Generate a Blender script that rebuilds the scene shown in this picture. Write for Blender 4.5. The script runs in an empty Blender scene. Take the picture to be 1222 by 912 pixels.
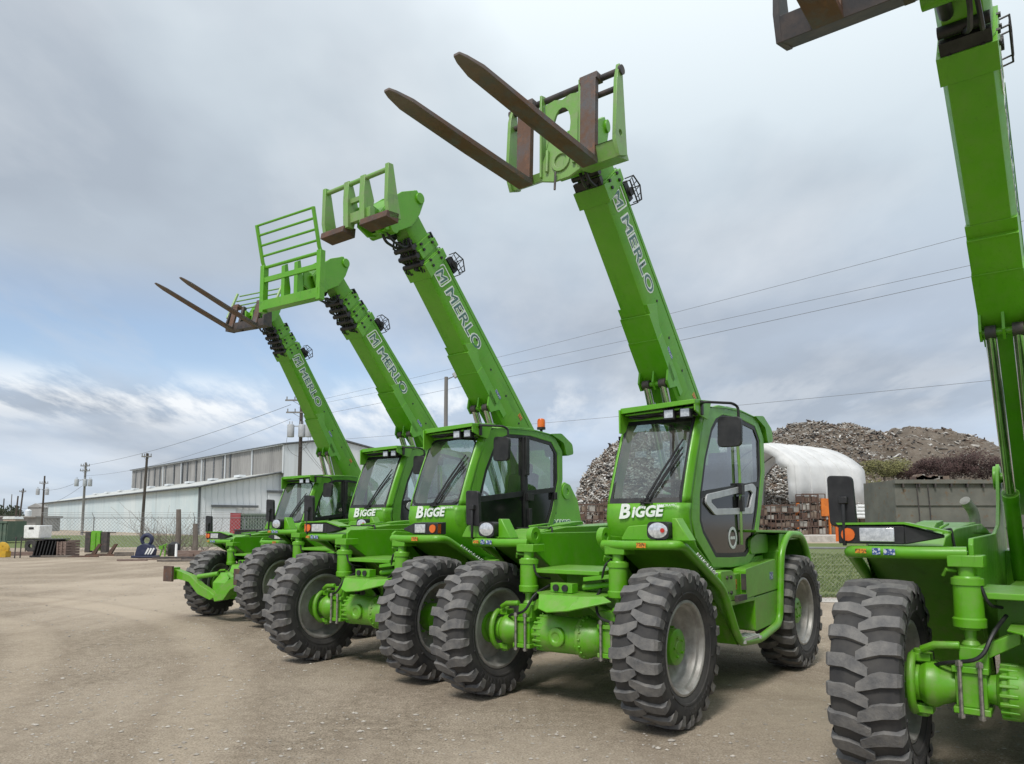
import bpy, bmesh, math, random
from mathutils import Vector, Matrix
rnd = random.Random(7)
R = math.radians
scene = bpy.context.scene
col = scene.collection
# ---------------------------------------------------------------- camera model (also used to place far things on real ground)
F, PX, HY, PITCH, H = 885., 611., 624., R(5.5), 1.7
PY = HY - F * math.tan(PITCH)
cp, sp = math.cos(PITCH), math.sin(PITCH)
def ray(x, y):
    v = Vector((x - PX, 0, 0)) + (PY - y) * Vector((0, -sp, cp)) + F * Vector((0, cp, sp))
    return v
def at(x, depth, y=None):
    """ground point (or point at image height y) on the column x at a given distance"""
    r = ray(x, y if y is not None else HY)
    p = Vector((0, 0, H)) + r * (depth / r.y)
    return p
def zat(y, depth, x=611):
    r = ray(x, y); return H + r.z * depth / r.y
def gdepth(y):
    r = ray(611, y); return -H / r.z * r.y

# ---------------------------------------------------------------- materials
def nmat(name):
    m = bpy.data.materials.new(name); m.use_nodes = True
    nt = m.node_tree; b = nt.nodes['Principled BSDF']
    return m, nt, b
def N(nt, t, **kw):
    n = nt.nodes.new(t)
    for k, v in kw.items():
        if k.startswith('i_'):
            n.inputs[k[2:].replace('_', ' ')].default_value = v
        else: setattr(n, k, v)
    return n
def ramp(nt, fac, stops):
    r = nt.nodes.new('ShaderNodeValToRGB')
    el = r.color_ramp.elements
    while len(el) < len(stops): el.new(0.5)
    for e, (p, c) in zip(el, stops):
        e.position = p; e.color = (c[0], c[1], c[2], 1) if not isinstance(c, (int, float)) else (c, c, c, 1)
    nt.links.new(fac, r.inputs[0]); return r.outputs[0]
def mix(nt, fac, a, b, mode='MIX'):
    n = nt.nodes.new('ShaderNodeMix'); n.data_type = 'RGBA'; n.blend_type = mode
    for s, v in ((0, fac), (6, a), (7, b)):
        if isinstance(v, bpy.types.NodeSocket): nt.links.new(v, n.inputs[s])
        elif isinstance(v, (int, float)) and s == 0: n.inputs[0].default_value = v
        else: n.inputs[s].default_value = (*v, 1) if not isinstance(v, (int, float)) else (v, v, v, 1)
    return n.outputs[2]
def noise(nt, scale, detail=4, rough=.55, coord='Object', vec=None):
    tc = nt.nodes.new('ShaderNodeTexCoord')
    n = nt.nodes.new('ShaderNodeTexNoise'); n.inputs['Scale'].default_value = scale
    n.inputs['Detail'].default_value = detail; n.inputs['Roughness'].default_value = rough
    src = tc.outputs[coord]
    if vec:
        mp = nt.nodes.new('ShaderNodeMapping'); mp.inputs['Scale'].default_value = vec
        nt.links.new(src, mp.inputs[0]); src = mp.outputs[0]
    nt.links.new(src, n.inputs['Vector']); return n.outputs['Fac']
def bump(nt, b, h, strength=.3, dist=.01):
    n = nt.nodes.new('ShaderNodeBump'); n.inputs['Strength'].default_value = strength
    n.inputs['Distance'].default_value = dist
    nt.links.new(h, n.inputs['Height']); nt.links.new(n.outputs[0], b.inputs['Normal'])
def worn(name, c1, c2, scale=6, rough=.5, metal=0, lo=.45, hi=.7, bs=0., bd=.01, vec=None, rough2=None, c3=None, detail=5):
    m, nt, b = nmat(name)
    f = noise(nt, scale, detail, .6, vec=vec)
    c = mix(nt, ramp(nt, f, [(lo, 0), (hi, 1)]), c1, c2)
    if c3:
        f2 = noise(nt, scale * 3.7, 5, .7)
        c = mix(nt, ramp(nt, f2, [(.56, 0), (.66, 1)]), c, c3)
    nt.links.new(c, b.inputs['Base Color'])
    b.inputs['Metallic'].default_value = metal
    if rough2 is None: b.inputs['Roughness'].default_value = rough
    else:
        rr = ramp(nt, f, [(lo, rough), (hi, rough2)]); nt.links.new(rr, b.inputs['Roughness'])
    if bs:
        bump(nt, b, noise(nt, scale * 5, 6, .6), bs, bd)
    return m
M = {}
def green_paint(name, base, dusty, fade, dust_amt):
    m, nt, b = nmat(name)
    f = noise(nt, 1.7, 5, .6)
    c = mix(nt, ramp(nt, f, [(.35, 0), (.7, 1)]), base, fade)
    # road dust gathered low on the machine and in blotches
    tc = nt.nodes.new('ShaderNodeTexCoord'); sx = nt.nodes.new('ShaderNodeSeparateXYZ')
    geo = nt.nodes.new('ShaderNodeNewGeometry'); nt.links.new(geo.outputs['Position'], sx.inputs[0])
    lowz = nt.nodes.new('ShaderNodeMapRange'); lowz.inputs['From Min'].default_value = 1.5; lowz.inputs['From Max'].default_value = .3
    nt.links.new(sx.outputs['Z'], lowz.inputs['Value'])
    f2 = noise(nt, 9, 6, .7)
    spl = ramp(nt, f2, [(.45, 0), (.75, 1)])
    mu = nt.nodes.new('ShaderNodeMath'); mu.operation = 'MULTIPLY'
    ad = nt.nodes.new('ShaderNodeMath'); ad.operation = 'MULTIPLY_ADD'
    nt.links.new(lowz.outputs[0], ad.inputs[0]); ad.inputs[1].default_value = .6; ad.inputs[2].default_value = dust_amt
    nt.links.new(ad.outputs[0], mu.inputs[0]); nt.links.new(spl, mu.inputs[1])
    c = mix(nt, mu.outputs[0], c, dusty)
    # fine scratches and grime
    f3 = noise(nt, 30, 3, .7, vec=(1, 1, .12))
    gr = nt.nodes.new('ShaderNodeMath'); gr.operation = 'MULTIPLY'; gr.inputs[1].default_value = .35
    nt.links.new(ramp(nt, f3, [(.6, 0), (.72, 1)]), gr.inputs[0])
    c = mix(nt, gr.outputs[0], c, (base[0] * .55, base[1] * .5, base[2] * .6))
    # settled dust on faces that look up, rubbed dull streaks on the rest
    sn = nt.nodes.new('ShaderNodeSeparateXYZ'); nt.links.new(geo.outputs['True Normal'], sn.inputs[0])
    up = ramp(nt, sn.outputs['Z'], [(.55, 0), (.95, 1)]); f4 = noise(nt, 5, 6, .7)
    um = nt.nodes.new('ShaderNodeMath'); um.operation = 'MULTIPLY'; nt.links.new(up, um.inputs[0]); nt.links.new(ramp(nt, f4, [(.35, .04), (.75, .40)]), um.inputs[1])
    c = mix(nt, um.outputs[0], c, dusty)
    f5 = noise(nt, 2.2, 6, .75, vec=(.35, 1.6, 1.6)); oil = ramp(nt, f5, [(.58, 0), (.72, .55)])
    c = mix(nt, oil, c, (base[0] * .4, base[1] * .42, base[2] * .8))
    nt.links.new(c, b.inputs['Base Color'])
    rr = ramp(nt, f2, [(.3, .27), (.8, .55)]); nt.links.new(rr, b.inputs['Roughness'])
    b.inputs['Specular IOR Level'].default_value = .6
    bump(nt, b, noise(nt, 14, 3, .5), .12, .004)
    return m
M['green'] = green_paint('green_paint', (.092, .348, .003), (.27, .27, .14), (.135, .395, .016), .16)
M['green_old'] = green_paint('weathered_green_paint', (.16, .36, .065), (.28, .27, .20), (.21, .38, .10), .6)
M['rust'] = worn('rusted_steel', (.085, .060, .050), (.16, .085, .055), 5, .75, .2, .35, .7, .5, .006, c3=(.10, .10, .105))
M['darksteel'] = worn('dark_steel', (.06, .058, .06), (.13, .10, .085), 7, .6, .4, .4, .75, .3, .004)
M['rim'] = worn('rim_steel', (.42, .41, .39), (.26, .245, .225), 8, .5, .35, .4, .7, .2, .003)
M['black'] = worn('black_plastic', (.012, .012, .013), (.03, .03, .03), 10, .5, 0, .4, .7)
M['rubber'] = worn('sidewall_rubber', (.024, .024, .026), (.066, .062, .057), 4, .8, 0, .35, .7, .4, .004)
M['tread'] = worn('tread_rubber', (.085, .085, .088), (.21, .20, .185), 9, .85, 0, .3, .75, .9, .006, detail=8)
M['chrome'] = worn('chrome_rod', (.55, .56, .57), (.35, .35, .35), 9, .18, 1, .4, .8)
M['bolt'] = worn('zinc_bolt', (.42, .40, .36), (.2, .19, .17), 30, .4, .8)
M['white'] = worn('white_paint', (.78, .79, .78), (.6, .6, .58), 6, .5)
M['decalwhite'] = worn('white_decal', (.82, .84, .82), (.7, .74, .7), 20, .45)
M['decaldark'] = worn('dark_teal_decal', (.05, .14, .12), (.09, .19, .16), 20, .4)
M['silver'] = worn('silver_trim', (.58, .59, .6), (.45, .45, .46), 8, .35, .3)
M['orange'] = worn('amber_lens', (.75, .16, .02), (.6, .1, .015), 12, .25)
M['redlens'] = worn('red_lens', (.5, .03, .02), (.4, .02, .02), 12, .25)
M['lens'] = worn('clear_lens', (.72, .74, .76), (.45, .47, .5), 40, .08, .35, .35, .65)
M['sticker'] = worn('blue_sticker', (.03, .07, .25), (.5, .55, .6), 60, .4, 0, .5, .56)
M['warnsticker'] = worn('warning_sticker', (.65, .25, .02), (.1, .05, .02), 60, .4, 0, .5, .56)
M['seat'] = worn('seat_fabric', (.02, .02, .022), (.035, .035, .036), 30, .85)
def fork_steel():
    m, nt, b = nmat('worn_fork_steel')
    f = noise(nt, 2.6, 6, .7); c = mix(nt, ramp(nt, f, [(.40, 0), (.56, 1)]), (.115, .112, .115), (.135, .075, .048))
    f2 = noise(nt, 7, 6, .75, vec=(.4, 1, 1)); c = mix(nt, ramp(nt, f2, [(.54, 0), (.66, 1)]), c, (.20, .10, .055))
    f3 = noise(nt, 22, 5, .8, vec=(.15, 1, 1)); c = mix(nt, ramp(nt, f3, [(.60, 0), (.70, .8)]), c, (.045, .04, .04))
    tc = nt.nodes.new('ShaderNodeTexCoord'); sx = nt.nodes.new('ShaderNodeSeparateXYZ'); nt.links.new(tc.outputs['Object'], sx.inputs[0])
    a = nt.nodes.new('ShaderNodeMapRange'); a.inputs['From Min'].default_value = 1.35; a.inputs['From Max'].default_value = 2.05; nt.links.new(sx.outputs['X'], a.inputs['Value'])
    mu = nt.nodes.new('ShaderNodeMath'); mu.operation = 'MULTIPLY'; nt.links.new(a.outputs[0], mu.inputs[0]); nt.links.new(ramp(nt, f, [(.38, .2), (.6, 1)]), mu.inputs[1])
    c = mix(nt, mu.outputs[0], c, (.20, .175, .16)); nt.links.new(c, b.inputs['Base Color'])
    b.inputs['Roughness'].default_value = .62; b.inputs['Metallic'].default_value = .25; bump(nt, b, noise(nt, 30, 6, .7), .5, .004); return m
M['fork'] = fork_steel()
def glass(name, tint, refl=.25, rough=.02):
    m = bpy.data.materials.new(name); m.use_nodes = True; nt = m.node_tree; nt.nodes.clear()
    out = nt.nodes.new('ShaderNodeOutputMaterial'); tr = nt.nodes.new('ShaderNodeBsdfTransparent')
    gl = nt.nodes.new('ShaderNodeBsdfGlossy'); mx = nt.nodes.new('ShaderNodeMixShader')
    tr.inputs[0].default_value = (*tint, 1); gl.inputs['Roughness'].default_value = rough
    lw = nt.nodes.new('ShaderNodeLayerWeight'); lw.inputs[0].default_value = .35
    mr = nt.nodes.new('ShaderNodeMapRange'); mr.inputs['To Min'].default_value = refl * .35; mr.inputs['To Max'].default_value = min(1, refl * 2.5)
    nt.links.new(lw.outputs['Facing'], mr.inputs[0]); nt.links.new(mr.outputs[0], mx.inputs[0])
    nt.links.new(tr.outputs[0], mx.inputs[1]); nt.links.new(gl.outputs[0], mx.inputs[2])
    df = nt.nodes.new('ShaderNodeBsdfDiffuse'); df.inputs[0].default_value = (.36, .34, .30, 1); m2 = nt.nodes.new('ShaderNodeMixShader')   # film of dust
    nt.links.new(ramp(nt, noise(nt, 3.5, 6, .7), [(.40, .02), (.75, .20)]), m2.inputs[0]); nt.links.new(mx.outputs[0], m2.inputs[1]); nt.links.new(df.outputs[0], m2.inputs[2]); nt.links.new(m2.outputs[0], out.inputs[0])
    return m
M['glass'] = glass('window_glass', (.74, .84, .80), .30)
M['glassdark'] = glass('tinted_glass', (.30, .34, .34), .34)

# ---------------------------------------------------------------- mesh collector
class MB:
    def __init__(s): s.v = []; s.f = []; s.sm = []; s.mi = []
    def add(s, vs, fs, smooth=False, mi=0):
        o = len(s.v); s.v += [tuple(v) for v in vs]
        for f in fs: s.f.append(tuple(i + o for i in f)); s.sm.append(smooth); s.mi.append(mi)
        return s
    def box(s, c, d, rot=None, mi=0):
        hx, hy, hz = d[0] / 2, d[1] / 2, d[2] / 2
        vs = [Vector((x, y, z)) for x in (-hx, hx) for y in (-hy, hy) for z in (-hz, hz)]
        if rot is not None: vs = [rot @ v for v in vs]
        vs = [v + Vector(c) for v in vs]
        return s.add(vs, [(0, 1, 3, 2), (4, 6, 7, 5), (0, 4, 5, 1), (2, 3, 7, 6), (0, 2, 6, 4), (1, 5, 7, 3)], mi=mi)
    def hexa(s, p, mi=0):
        """8 corners: 4 of one face in order, then the 4 opposite"""
        return s.add(p, [(3, 2, 1, 0), (4, 5, 6, 7), (0, 1, 5, 4), (1, 2, 6, 5), (2, 3, 7, 6), (3, 0, 4, 7)], mi=mi)
    def prism(s, pts, a, b, plane='XZ', mi=0):
        def P(p, t):
            if plane == 'XZ': return (p[0], t, p[1])
            if plane == 'YZ': return (t, p[0], p[1])
            return (p[0], p[1], t)
        n = len(pts)
        fa = a if callable(a) else (lambda p: a); fb = b if callable(b) else (lambda p: b)
        vs = [P(p, fa(p)) for p in pts] + [P(p, fb(p)) for p in pts]
        fs = [tuple(range(n))[::-1], tuple(range(n, 2 * n))] + [(i, (i + 1) % n, n + (i + 1) % n, n + i) for i in range(n)]
        return s.add(vs, fs, mi=mi)
    def ringplate(s, o, i, a, b, plane='XZ', mi=0):
        """plate with a hole: outer and inner loops of the same length"""
        def P(p, t):
            if plane == 'XZ': return (p[0], t, p[1])
            if plane == 'YZ': return (t, p[0], p[1])
            return (p[0], p[1], t)
        n = len(o)
        vs = [P(p, a) for p in o] + [P(p, a) for p in i] + [P(p, b) for p in o] + [P(p, b) for p in i]
        fs = []
        for k in range(n):
            j = (k + 1) % n
            fs += [(k, j, n + j, n + k), (2 * n + k, 3 * n + k, 3 * n + j, 2 * n + j), (k, 2 * n + k, 2 * n + j, j), (n + k, n + j, 3 * n + j, 3 * n + k)]
        return s.add(vs, fs, mi=mi)
    def tube(s, pts, r, seg=10, closed=False, mi=0, smooth=True):
        pts = [Vector(p) for p in pts]; n = len(pts)
        rr = r if isinstance(r, (list, tuple)) else [r] * n
        vs = []; up = None
        for k in range(n):
            if closed: t = (pts[(k + 1) % n] - pts[k - 1])
            else: t = pts[min(k + 1, n - 1)] - pts[max(k - 1, 0)]
            t.normalize()
            if up is None:
                up = Vector((0, 0, 1)) if abs(t.z) < .9 else Vector((1, 0, 0))
            up = (up - t * up.dot(t)); up.normalize(); w = t.cross(up)
            for j in range(seg):
                a = 2 * math.pi * j / seg
                vs.append(pts[k] + (up * math.cos(a) + w * math.sin(a)) * rr[k])
        fs = []
        for k in range(n if closed else n - 1):
            q = (k + 1) % n
            for j in range(seg):
                j2 = (j + 1) % seg; fs.append((k * seg + j, k * seg + j2, q * seg + j2, q * seg + j))
        s.add(vs, fs, smooth, mi)
        if not closed:
            o = len(s.v) - len(vs)
            s.f.append(tuple(o + j for j in range(seg))[::-1]); s.sm.append(False); s.mi.append(mi)
            s.f.append(tuple(o + (n - 1) * seg + j for j in range(seg))); s.sm.append(False); s.mi.append(mi)
        return s
    def cyl(s, a, b, r, seg=20, r2=None, mi=0):
        return s.tube([a, b], [r, r if r2 is None else r2], seg, mi=mi)
    def lathe(s, prof, seg=32, axis='Y', c=(0, 0, 0), mi=0, smooth=True, closed=False):
        vs = []
        for (r, t) in prof:
            for j in range(seg):
                a = 2 * math.pi * j / seg
                x, z = r * math.cos(a), r * math.sin(a)
                if axis == 'Y': v = (x, t, z)
                elif axis == 'Z': v = (x, z, t)
                else: v = (t, x, z)
                vs.append((v[0] + c[0], v[1] + c[1], v[2] + c[2]))
        fs = []; n = len(prof)
        for k in range(n if closed else n - 1):
            q = (k + 1) % n
            for j in range(seg):
                j2 = (j + 1) % seg; fs.append((k * seg + j, q * seg + j, q * seg + j2, k * seg + j2))
        return s.add(vs, fs, smooth, mi)
    def grid(s, fn, nu, nv, smooth=True, mi=0):
        vs = [fn(i / nu, j / nv) for j in range(nv + 1) for i in range(nu + 1)]
        fs = [(j * (nu + 1) + i, j * (nu + 1) + i + 1, (j + 1) * (nu + 1) + i + 1, (j + 1) * (nu + 1) + i) for j in range(nv) for i in range(nu)]
        return s.add(vs, fs, smooth, mi)
    def mesh(s, name, mats, fixn=True):
        me = bpy.data.meshes.new(name); me.from_pydata(s.v, [], s.f)
        me.polygons.foreach_set('use_smooth', s.sm); me.polygons.foreach_set('material_index', s.mi)
        for m in (mats if isinstance(mats, (list, tuple)) else [mats]): me.materials.append(M[m] if isinstance(m, str) else m)
        if fixn:
            bm = bmesh.new(); bm.from_mesh(me); bmesh.ops.recalc_face_normals(bm, faces=bm.faces); bm.to_mesh(me); bm.free()
        me.set_sharp_from_angle(angle=R(36)); me.update(); return me
def tagx(o, label=None, cat=None, group=None, kind=None):
    if label: o['label'] = label
    if cat: o['category'] = cat
    if group: o['group'] = group
    if kind: o['kind'] = kind
    return o
def link(name, me, parent=None, bevel=0, loc=None, rot=None, solid=0):
    o = bpy.data.objects.new(name, me); col.objects.link(o)
    if parent: o.parent = parent
    if loc is not None: o.location = loc
    if rot is not None: o.rotation_euler = rot
    if solid:
        md = o.modifiers.new('s', 'SOLIDIFY'); md.thickness = solid; md.offset = 0
    if bevel:
        md = o.modifiers.new('b', 'BEVEL'); md.width = bevel; md.segments = 2; md.limit_method = 'ANGLE'; md.angle_limit = R(35)
        md.harden_normals = False
    return o
def empty(name, parent=None, loc=(0, 0, 0), rot=(0, 0, 0), scale=None):
    o = bpy.data.objects.new(name, None); col.objects.link(o); o.location = loc; o.rotation_euler = rot
    o.empty_display_size = .1
    if parent: o.parent = parent
    if scale: o.scale = (scale,) * 3
    return o
CACHE = {}
def cached(key, fn, mats, name=None):
    if key not in CACHE:
        mb = MB(); fn(mb); CACHE[key] = mb.mesh(name or key, mats)
    return CACHE[key]
def part(name, key, fn, mats, parent, bevel=0, solid=0, loc=None, rot=None):
    return link(name, cached(key, fn, mats, name), parent, bevel, loc, rot, solid)
def fillet(pts, r, n=5):
    pts = [Vector(p) for p in pts]; out = [pts[0]]
    for k in range(1, len(pts) - 1):
        a, b, c = pts[k - 1], pts[k], pts[k + 1]
        d1 = (a - b); d2 = (c - b); q = min(r, d1.length * .45, d2.length * .45)
        p1 = b + d1.normalized() * q; p2 = b + d2.normalized() * q
        for i in range(n + 1):
            t = i / n; out.append(p1 * (1 - t) ** 2 + b * 2 * t * (1 - t) + p2 * t * t)
    out.append(pts[-1]); return out
def fillet2(pts, r, n=4):
    """closed 2d loop with rounded corners"""
    out = []; m = len(pts)
    for k in range(m):
        a, b, c = Vector(pts[k - 1]), Vector(pts[k]), Vector(pts[(k + 1) % m])
        d1 = a - b; d2 = c - b; q = min(r, d1.length * .45, d2.length * .45)
        p1 = b + d1.normalized() * q; p2 = b + d2.normalized() * q
        for i in range(n + 1):
            t = i / n; p = p1 * (1 - t) ** 2 + b * 2 * t * (1 - t) + p2 * t * t; out.append((p.x, p.y))
    return out
def inset2(pts, d):
    """simple inset of a closed 2d loop"""
    m = len(pts); out = []
    area = sum(pts[k - 1][0] * pts[k][1] - pts[k][0] * pts[k - 1][1] for k in range(m))
    sg = 1 if area > 0 else -1
    for k in range(m):
        a, b, c = Vector(pts[k - 1]), Vector(pts[k]), Vector(pts[(k + 1) % m])
        e1 = (b - a).normalized(); e2 = (c - b).normalized()
        n1 = Vector((-e1.y, e1.x)) * sg; n2 = Vector((-e2.y, e2.x)) * sg
        nn = (n1 + n2)
        if nn.length < 1e-6: nn = n1
        nn.normalize(); k2 = max(.5, nn.dot(n1)); p = b + nn * (d / k2); out.append((p.x, p.y))
    return out
def circle2(cx, cz, r, n=16, sx=1):
    return [(cx + sx * r * math.cos(2 * math.pi * k / n), cz + r * math.sin(2 * math.pi * k / n)) for k in range(n)]
def text_mesh(key, s, size, org, xd, yd, mat, off=0, shear=0, ext=.002, sx=1, align='LEFT', spacing=1.0):
    if key in CACHE: return CACHE[key]
    cu = bpy.data.curves.new('txt', 'FONT'); cu.body = s; cu.size = size; cu.offset = off; cu.shear = shear
    cu.extrude = ext; cu.align_x = align; cu.space_character = spacing; cu.resolution_u = 3
    o = bpy.data.objects.new('txt', cu); col.objects.link(o)
    dg = bpy.context.evaluated_depsgraph_get(); me = bpy.data.meshes.new_from_object(o.evaluated_get(dg))
    bpy.data.objects.remove(o); bpy.data.curves.remove(cu)
    xd = Vector(xd).normalized(); yd = Vector(yd).normalized(); zd = xd.cross(yd)
    mt = Matrix(((xd.x * sx, yd.x, zd.x, org[0]), (xd.y * sx, yd.y, zd.y, org[1]), (xd.z * sx, yd.z, zd.z, org[2]), (0, 0, 0, 1)))
    me.transform(mt); me.materials.clear(); me.materials.append(M[mat]); CACHE[key] = me; return me

def multi(name, items, mat, parent, bevel=0):
    """one part per piece: items = list of functions that fill a mesh"""
    for k, fn in enumerate(items): part(name, name + '#%d_%s' % (k, id(items[0]) if False else getattr(fn, 'key', k)), fn, mat, parent, bevel)
# ================================================================= TELEHANDLER (local: X forward, Y left, Z up; origin under the front axle)
TR = .66
def tyre_carcass(mb):
    prof = [(.40, -.18), (.43, -.215), (.50, -.238), (.57, -.240), (.615, -.23), (.640, -.20), (.652, -.1), (.655, 0), (.652, .1), (.640, .20), (.615, .23), (.57, .240), (.50, .238), (.43, .215), (.40, .18), (.385, .16), (.385, -.16)]
    mb.lathe(prof, 56, closed=True)
    # moulded ring on each sidewall
    for s in (-1, 1): mb.lathe([(.455, s * .224), (.46, s * .232), (.475, s * .236), (.48, s * .230)], 56)
def tyre_marks(mb):   # raised moulding on the sidewalls: blocks, ribs and size marks
    for s in (-1, 1):
        for k in range(60):
            a = 2 * math.pi * k / 60
            if k % 20 < 9: r0, w, h = .528, .014 + .012 * (k * 7 % 3), .045
            elif k % 5 == 0: r0, w, h = .49, .010, .03
            else: continue
            mb.box((r0 * math.cos(a), s * .2385, r0 * math.sin(a)), (h, .010, w), Matrix.Rotation(-a, 3, 'Y'))
def tyre_lugs(mb):
    n = 22
    st = [(.247, -.004, .555, .572, .030), (.250, -.002, .585, .640, .036), (.228, 0, .62, .671, .040), (.12, .004, .64, .681, .043), (.055, .022, .645, .683, .043), (-.040, .066, .645, .680, .028)]
    for side in (-1, 1):
        for k in range(n):
            a0 = 2 * math.pi * (k + (.5 if side > 0 else 0)) / n + rnd.uniform(-.006, .006)
            vs = []
            for (y, da, rb, rt, hw) in st:
                for (rr, w) in ((rb, -hw * 1.18), (rt, -hw), (rt, hw), (rb, hw * 1.18)):
                    a = a0 + (da + w) / .66
                    rr -= rnd.uniform(0, .005) if rr > .64 else 0; a += rnd.uniform(-.005, .005); vs.append((rr * math.cos(a), side * (y + rnd.uniform(-.004, .004)), rr * math.sin(a)))
            fs = []
            for q in range(len(st) - 1):
                b = q * 4
                fs += [(b, b + 1, b + 5, b + 4), (b + 1, b + 2, b + 6, b + 5), (b + 2, b + 3, b + 7, b + 6)]
            fs += [(0, 1, 2, 3), tuple(4 * (len(st) - 1) + i for i in (3, 2, 1, 0))]
            mb.add(vs, fs)
def rim_mesh(mb):
    mb.lathe([(.405, .165), (.412, .185), (.405, .20), (.385, .203), (.372, .19), (.366, .15), (.345, .135), (.335, .10), (.325, .03), (.30, .0), (.22, -.03), (.12, -.03), (.12, -.05), (.23, -.05), (.315, -.03), (.345, -.08), (.36, -.16), (.372, -.19), (.385, -.203), (.405, -.20), (.412, -.185), (.405, -.165), (.39, -.10), (.39, .10)], 56, closed=True)
    for k in range(4):  # hand holes ribs / valve
        a = k * math.pi / 2 + .6
        mb.box((.27 * math.cos(a), -.005, .27 * math.sin(a)), (.05, .03, .05), Matrix.Rotation(-a, 3, 'Y'))
def hub_mesh(mb):
    mb.lathe([(.0, .125), (.05, .125), (.055, .118), (.14, .116), (.155, .105), (.158, .05), (.158, -.06), (.12, -.08), (0, -.08)], 28)
    for k in range(5):
        a = k * 2 * math.pi / 5 + .3
        x, z = .085 * math.cos(a), .085 * math.sin(a)
        mb.cyl((x, .11, z), (x, .135, z), .014, 6)
    for k in range(10):
        a = k * 2 * math.pi / 10
        x, z = .19 * math.cos(a), .19 * math.sin(a)
        mb.cyl((x, -.03, z), (x, .01, z), .013, 6)
def wheel(root, x, y, right, steer=0):
    w = empty('wheel', root, (x, y * .985, TR), (0, 0, (math.pi if right else 0) + steer)); w.scale = (.968, .86, .968)
    spin = rnd.uniform(0, .28)
    t = part('tyre', 'tyre', tyre_carcass, 'rubber', w, rot=(0, spin, 0))
    # lugs share the tyre object: joined mesh below
    part('rim', 'rim', rim_mesh, ['rim'], w, rot=(0, spin, 0))
    part('hub', 'hub', hub_mesh, ['green'], w, rot=(0, spin, 0))
def tyre_full(mb):
    tyre_carcass(mb); tyre_marks(mb); n = len(mb.f); tyre_lugs(mb)
    for i in range(n, len(mb.f)): mb.mi[i] = 1
_mb = MB(); tyre_full(_mb); CACHE['tyre'] = _mb.mesh('tyre', ['rubber', 'tread'])

def axle_mesh(mb):
    z = TR
    # differential housing and arms, along Y
    mb.lathe([(0, -.34), (.10, -.34), (.115, -.33), (.145, -.31), (.15, -.28), (.165, -.27), (.17, -.20), (.165, .16), (.17, .165), (.195, .17), (.195, .20), (.185, .205), (.18, .215), (.165, .28), (.14, .35), (.11, .385), (.09, .39), (0, .39)], 32, c=(.0, 0, z))
    for k in range(18):
        a = 2 * math.pi * k / 18
        mb.cyl((.183 * math.cos(a), .16, z + .183 * math.sin(a)), (.183 * math.cos(a), .222, z + .183 * math.sin(a)), .012, 6)
        mb.box((.157 * math.cos(a), -.27, z + .157 * math.sin(a)), (.03, .10, .022), Matrix.Rotation(-a, 3, 'Y'))
    # front cover boss
    mb.lathe([(.075, .12), (.09, .15), (.09, .19), (.075, .2), (.045, .2), (.04, .19), (0, .19)], 20, axis='X', c=(.0, -.03, z))
    for s in (-1, 1):
        mb.lathe([(.105, .30), (.09, .36), (.085, .42), (.10, .56), (.115, .60), (.13, .64), (.15, .67), (.15, .72), (.12, .76), (0, .76)], 24, c=(0, 0, z)) if s > 0 else \
            mb.lathe([(.105, -.30), (.09, -.36), (.085, -.42), (.10, -.56), (.115, -.60), (.13, -.64), (.15, -.67), (.15, -.72), (.12, -.76), (0, -.76)], 24, c=(0, 0, z))
        y = s * .47
        mb.box((0, y, z), (.22, .17, .21))
        mb.box((0, y, z + .125), (.26, .20, .04)); mb.box((0, y, z - .125), (.26, .20, .04))
        mb.box((0, y - s * .02, z + .20), (.18, .16, .12))
        # rising arm towards the centre
        mb.hexa([(.06, y - s * .02, z + .15), (.06, y - s * .02, z + .25), (-.06, y - s * .02, z + .25), (-.06, y - s * .02, z + .15),
                 (.06, s * .2, z + .30), (.06, s * .2, z + .38), (-.06, s * .2, z + .38), (-.06, s * .2, z + .30)])
        # steering knuckle yoke around the drive joint
        for t in (-1, 1):
            mb.box((.0, s * .755, z + t * .165), (.12, .12, .05)); mb.cyl((0, s * .76, z + t * .13), (0, s * .76, z + t * .215), .04, 14)
        mb.tube([(.03 + .17 * math.cos(a) * .0 + .14 * math.cos(a), s * (.80), z + .18 * math.sin(a)) for a in [R(-80 + 16 * i) for i in range(11)]], .028, 8)
        mb.tube([(-.14 * math.cos(a), s * (.80), z + .18 * math.sin(a)) for a in [R(-80 + 16 * i) for i in range(11)]], .028, 8)
        mb.cyl((0, s * .76, z), (0, s * .94, z), .12, 20)
        # steering arm and link
        mb.tube([(-.20, s * .70, z + .05), (-.22, s * .3, z + .04)], .022, 8)
        mb.tube([(.10, s * .52, z + .27), (.10, s * .66, z + .26), (.08, s * .74, z + .22)], .026, 8)
def clamp_bolt(mb, x, y, z):
    mb.cyl((x, y, z - .17), (x, y, z + .185), .013, 8); mb.cyl((x, y, z + .15), (x, y, z + .178), .022, 6); mb.cyl((x, y, z - .165), (x, y, z - .145), .022, 6)
BOLTS = [(dx + .02, s * .47 + dy, TR) for s in (-1, 1) for dy in (-.055, .055) for dx in (-.1, .12)]
def strut_mesh(mb):
    mb.lathe([(0, 1.02), (.055, 1.02), (.06, 1.03), (.095, 1.04), (.097, 1.09), (.086, 1.10), (.084, 1.30), (.094, 1.305), (.094, 1.345), (.08, 1.35), (.075, 1.36), (0, 1.36)], 24, axis='Z')
    mb.cyl((0, 0, .90), (0, 0, 1.03), .035, 14); mb.lathe([(0, .90), (.05, .90), (.055, .93), (.04, .955), (0, .955)], 18, axis='Z')
    mb.cyl((0, 0, 1.36), (0, 0, 1.43), .05, 14)
    mb.tube([(.0, -.06, 1.39), (.05, -.11, 1.40), (.02, -.13, 1.36)], .012, 6)
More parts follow.
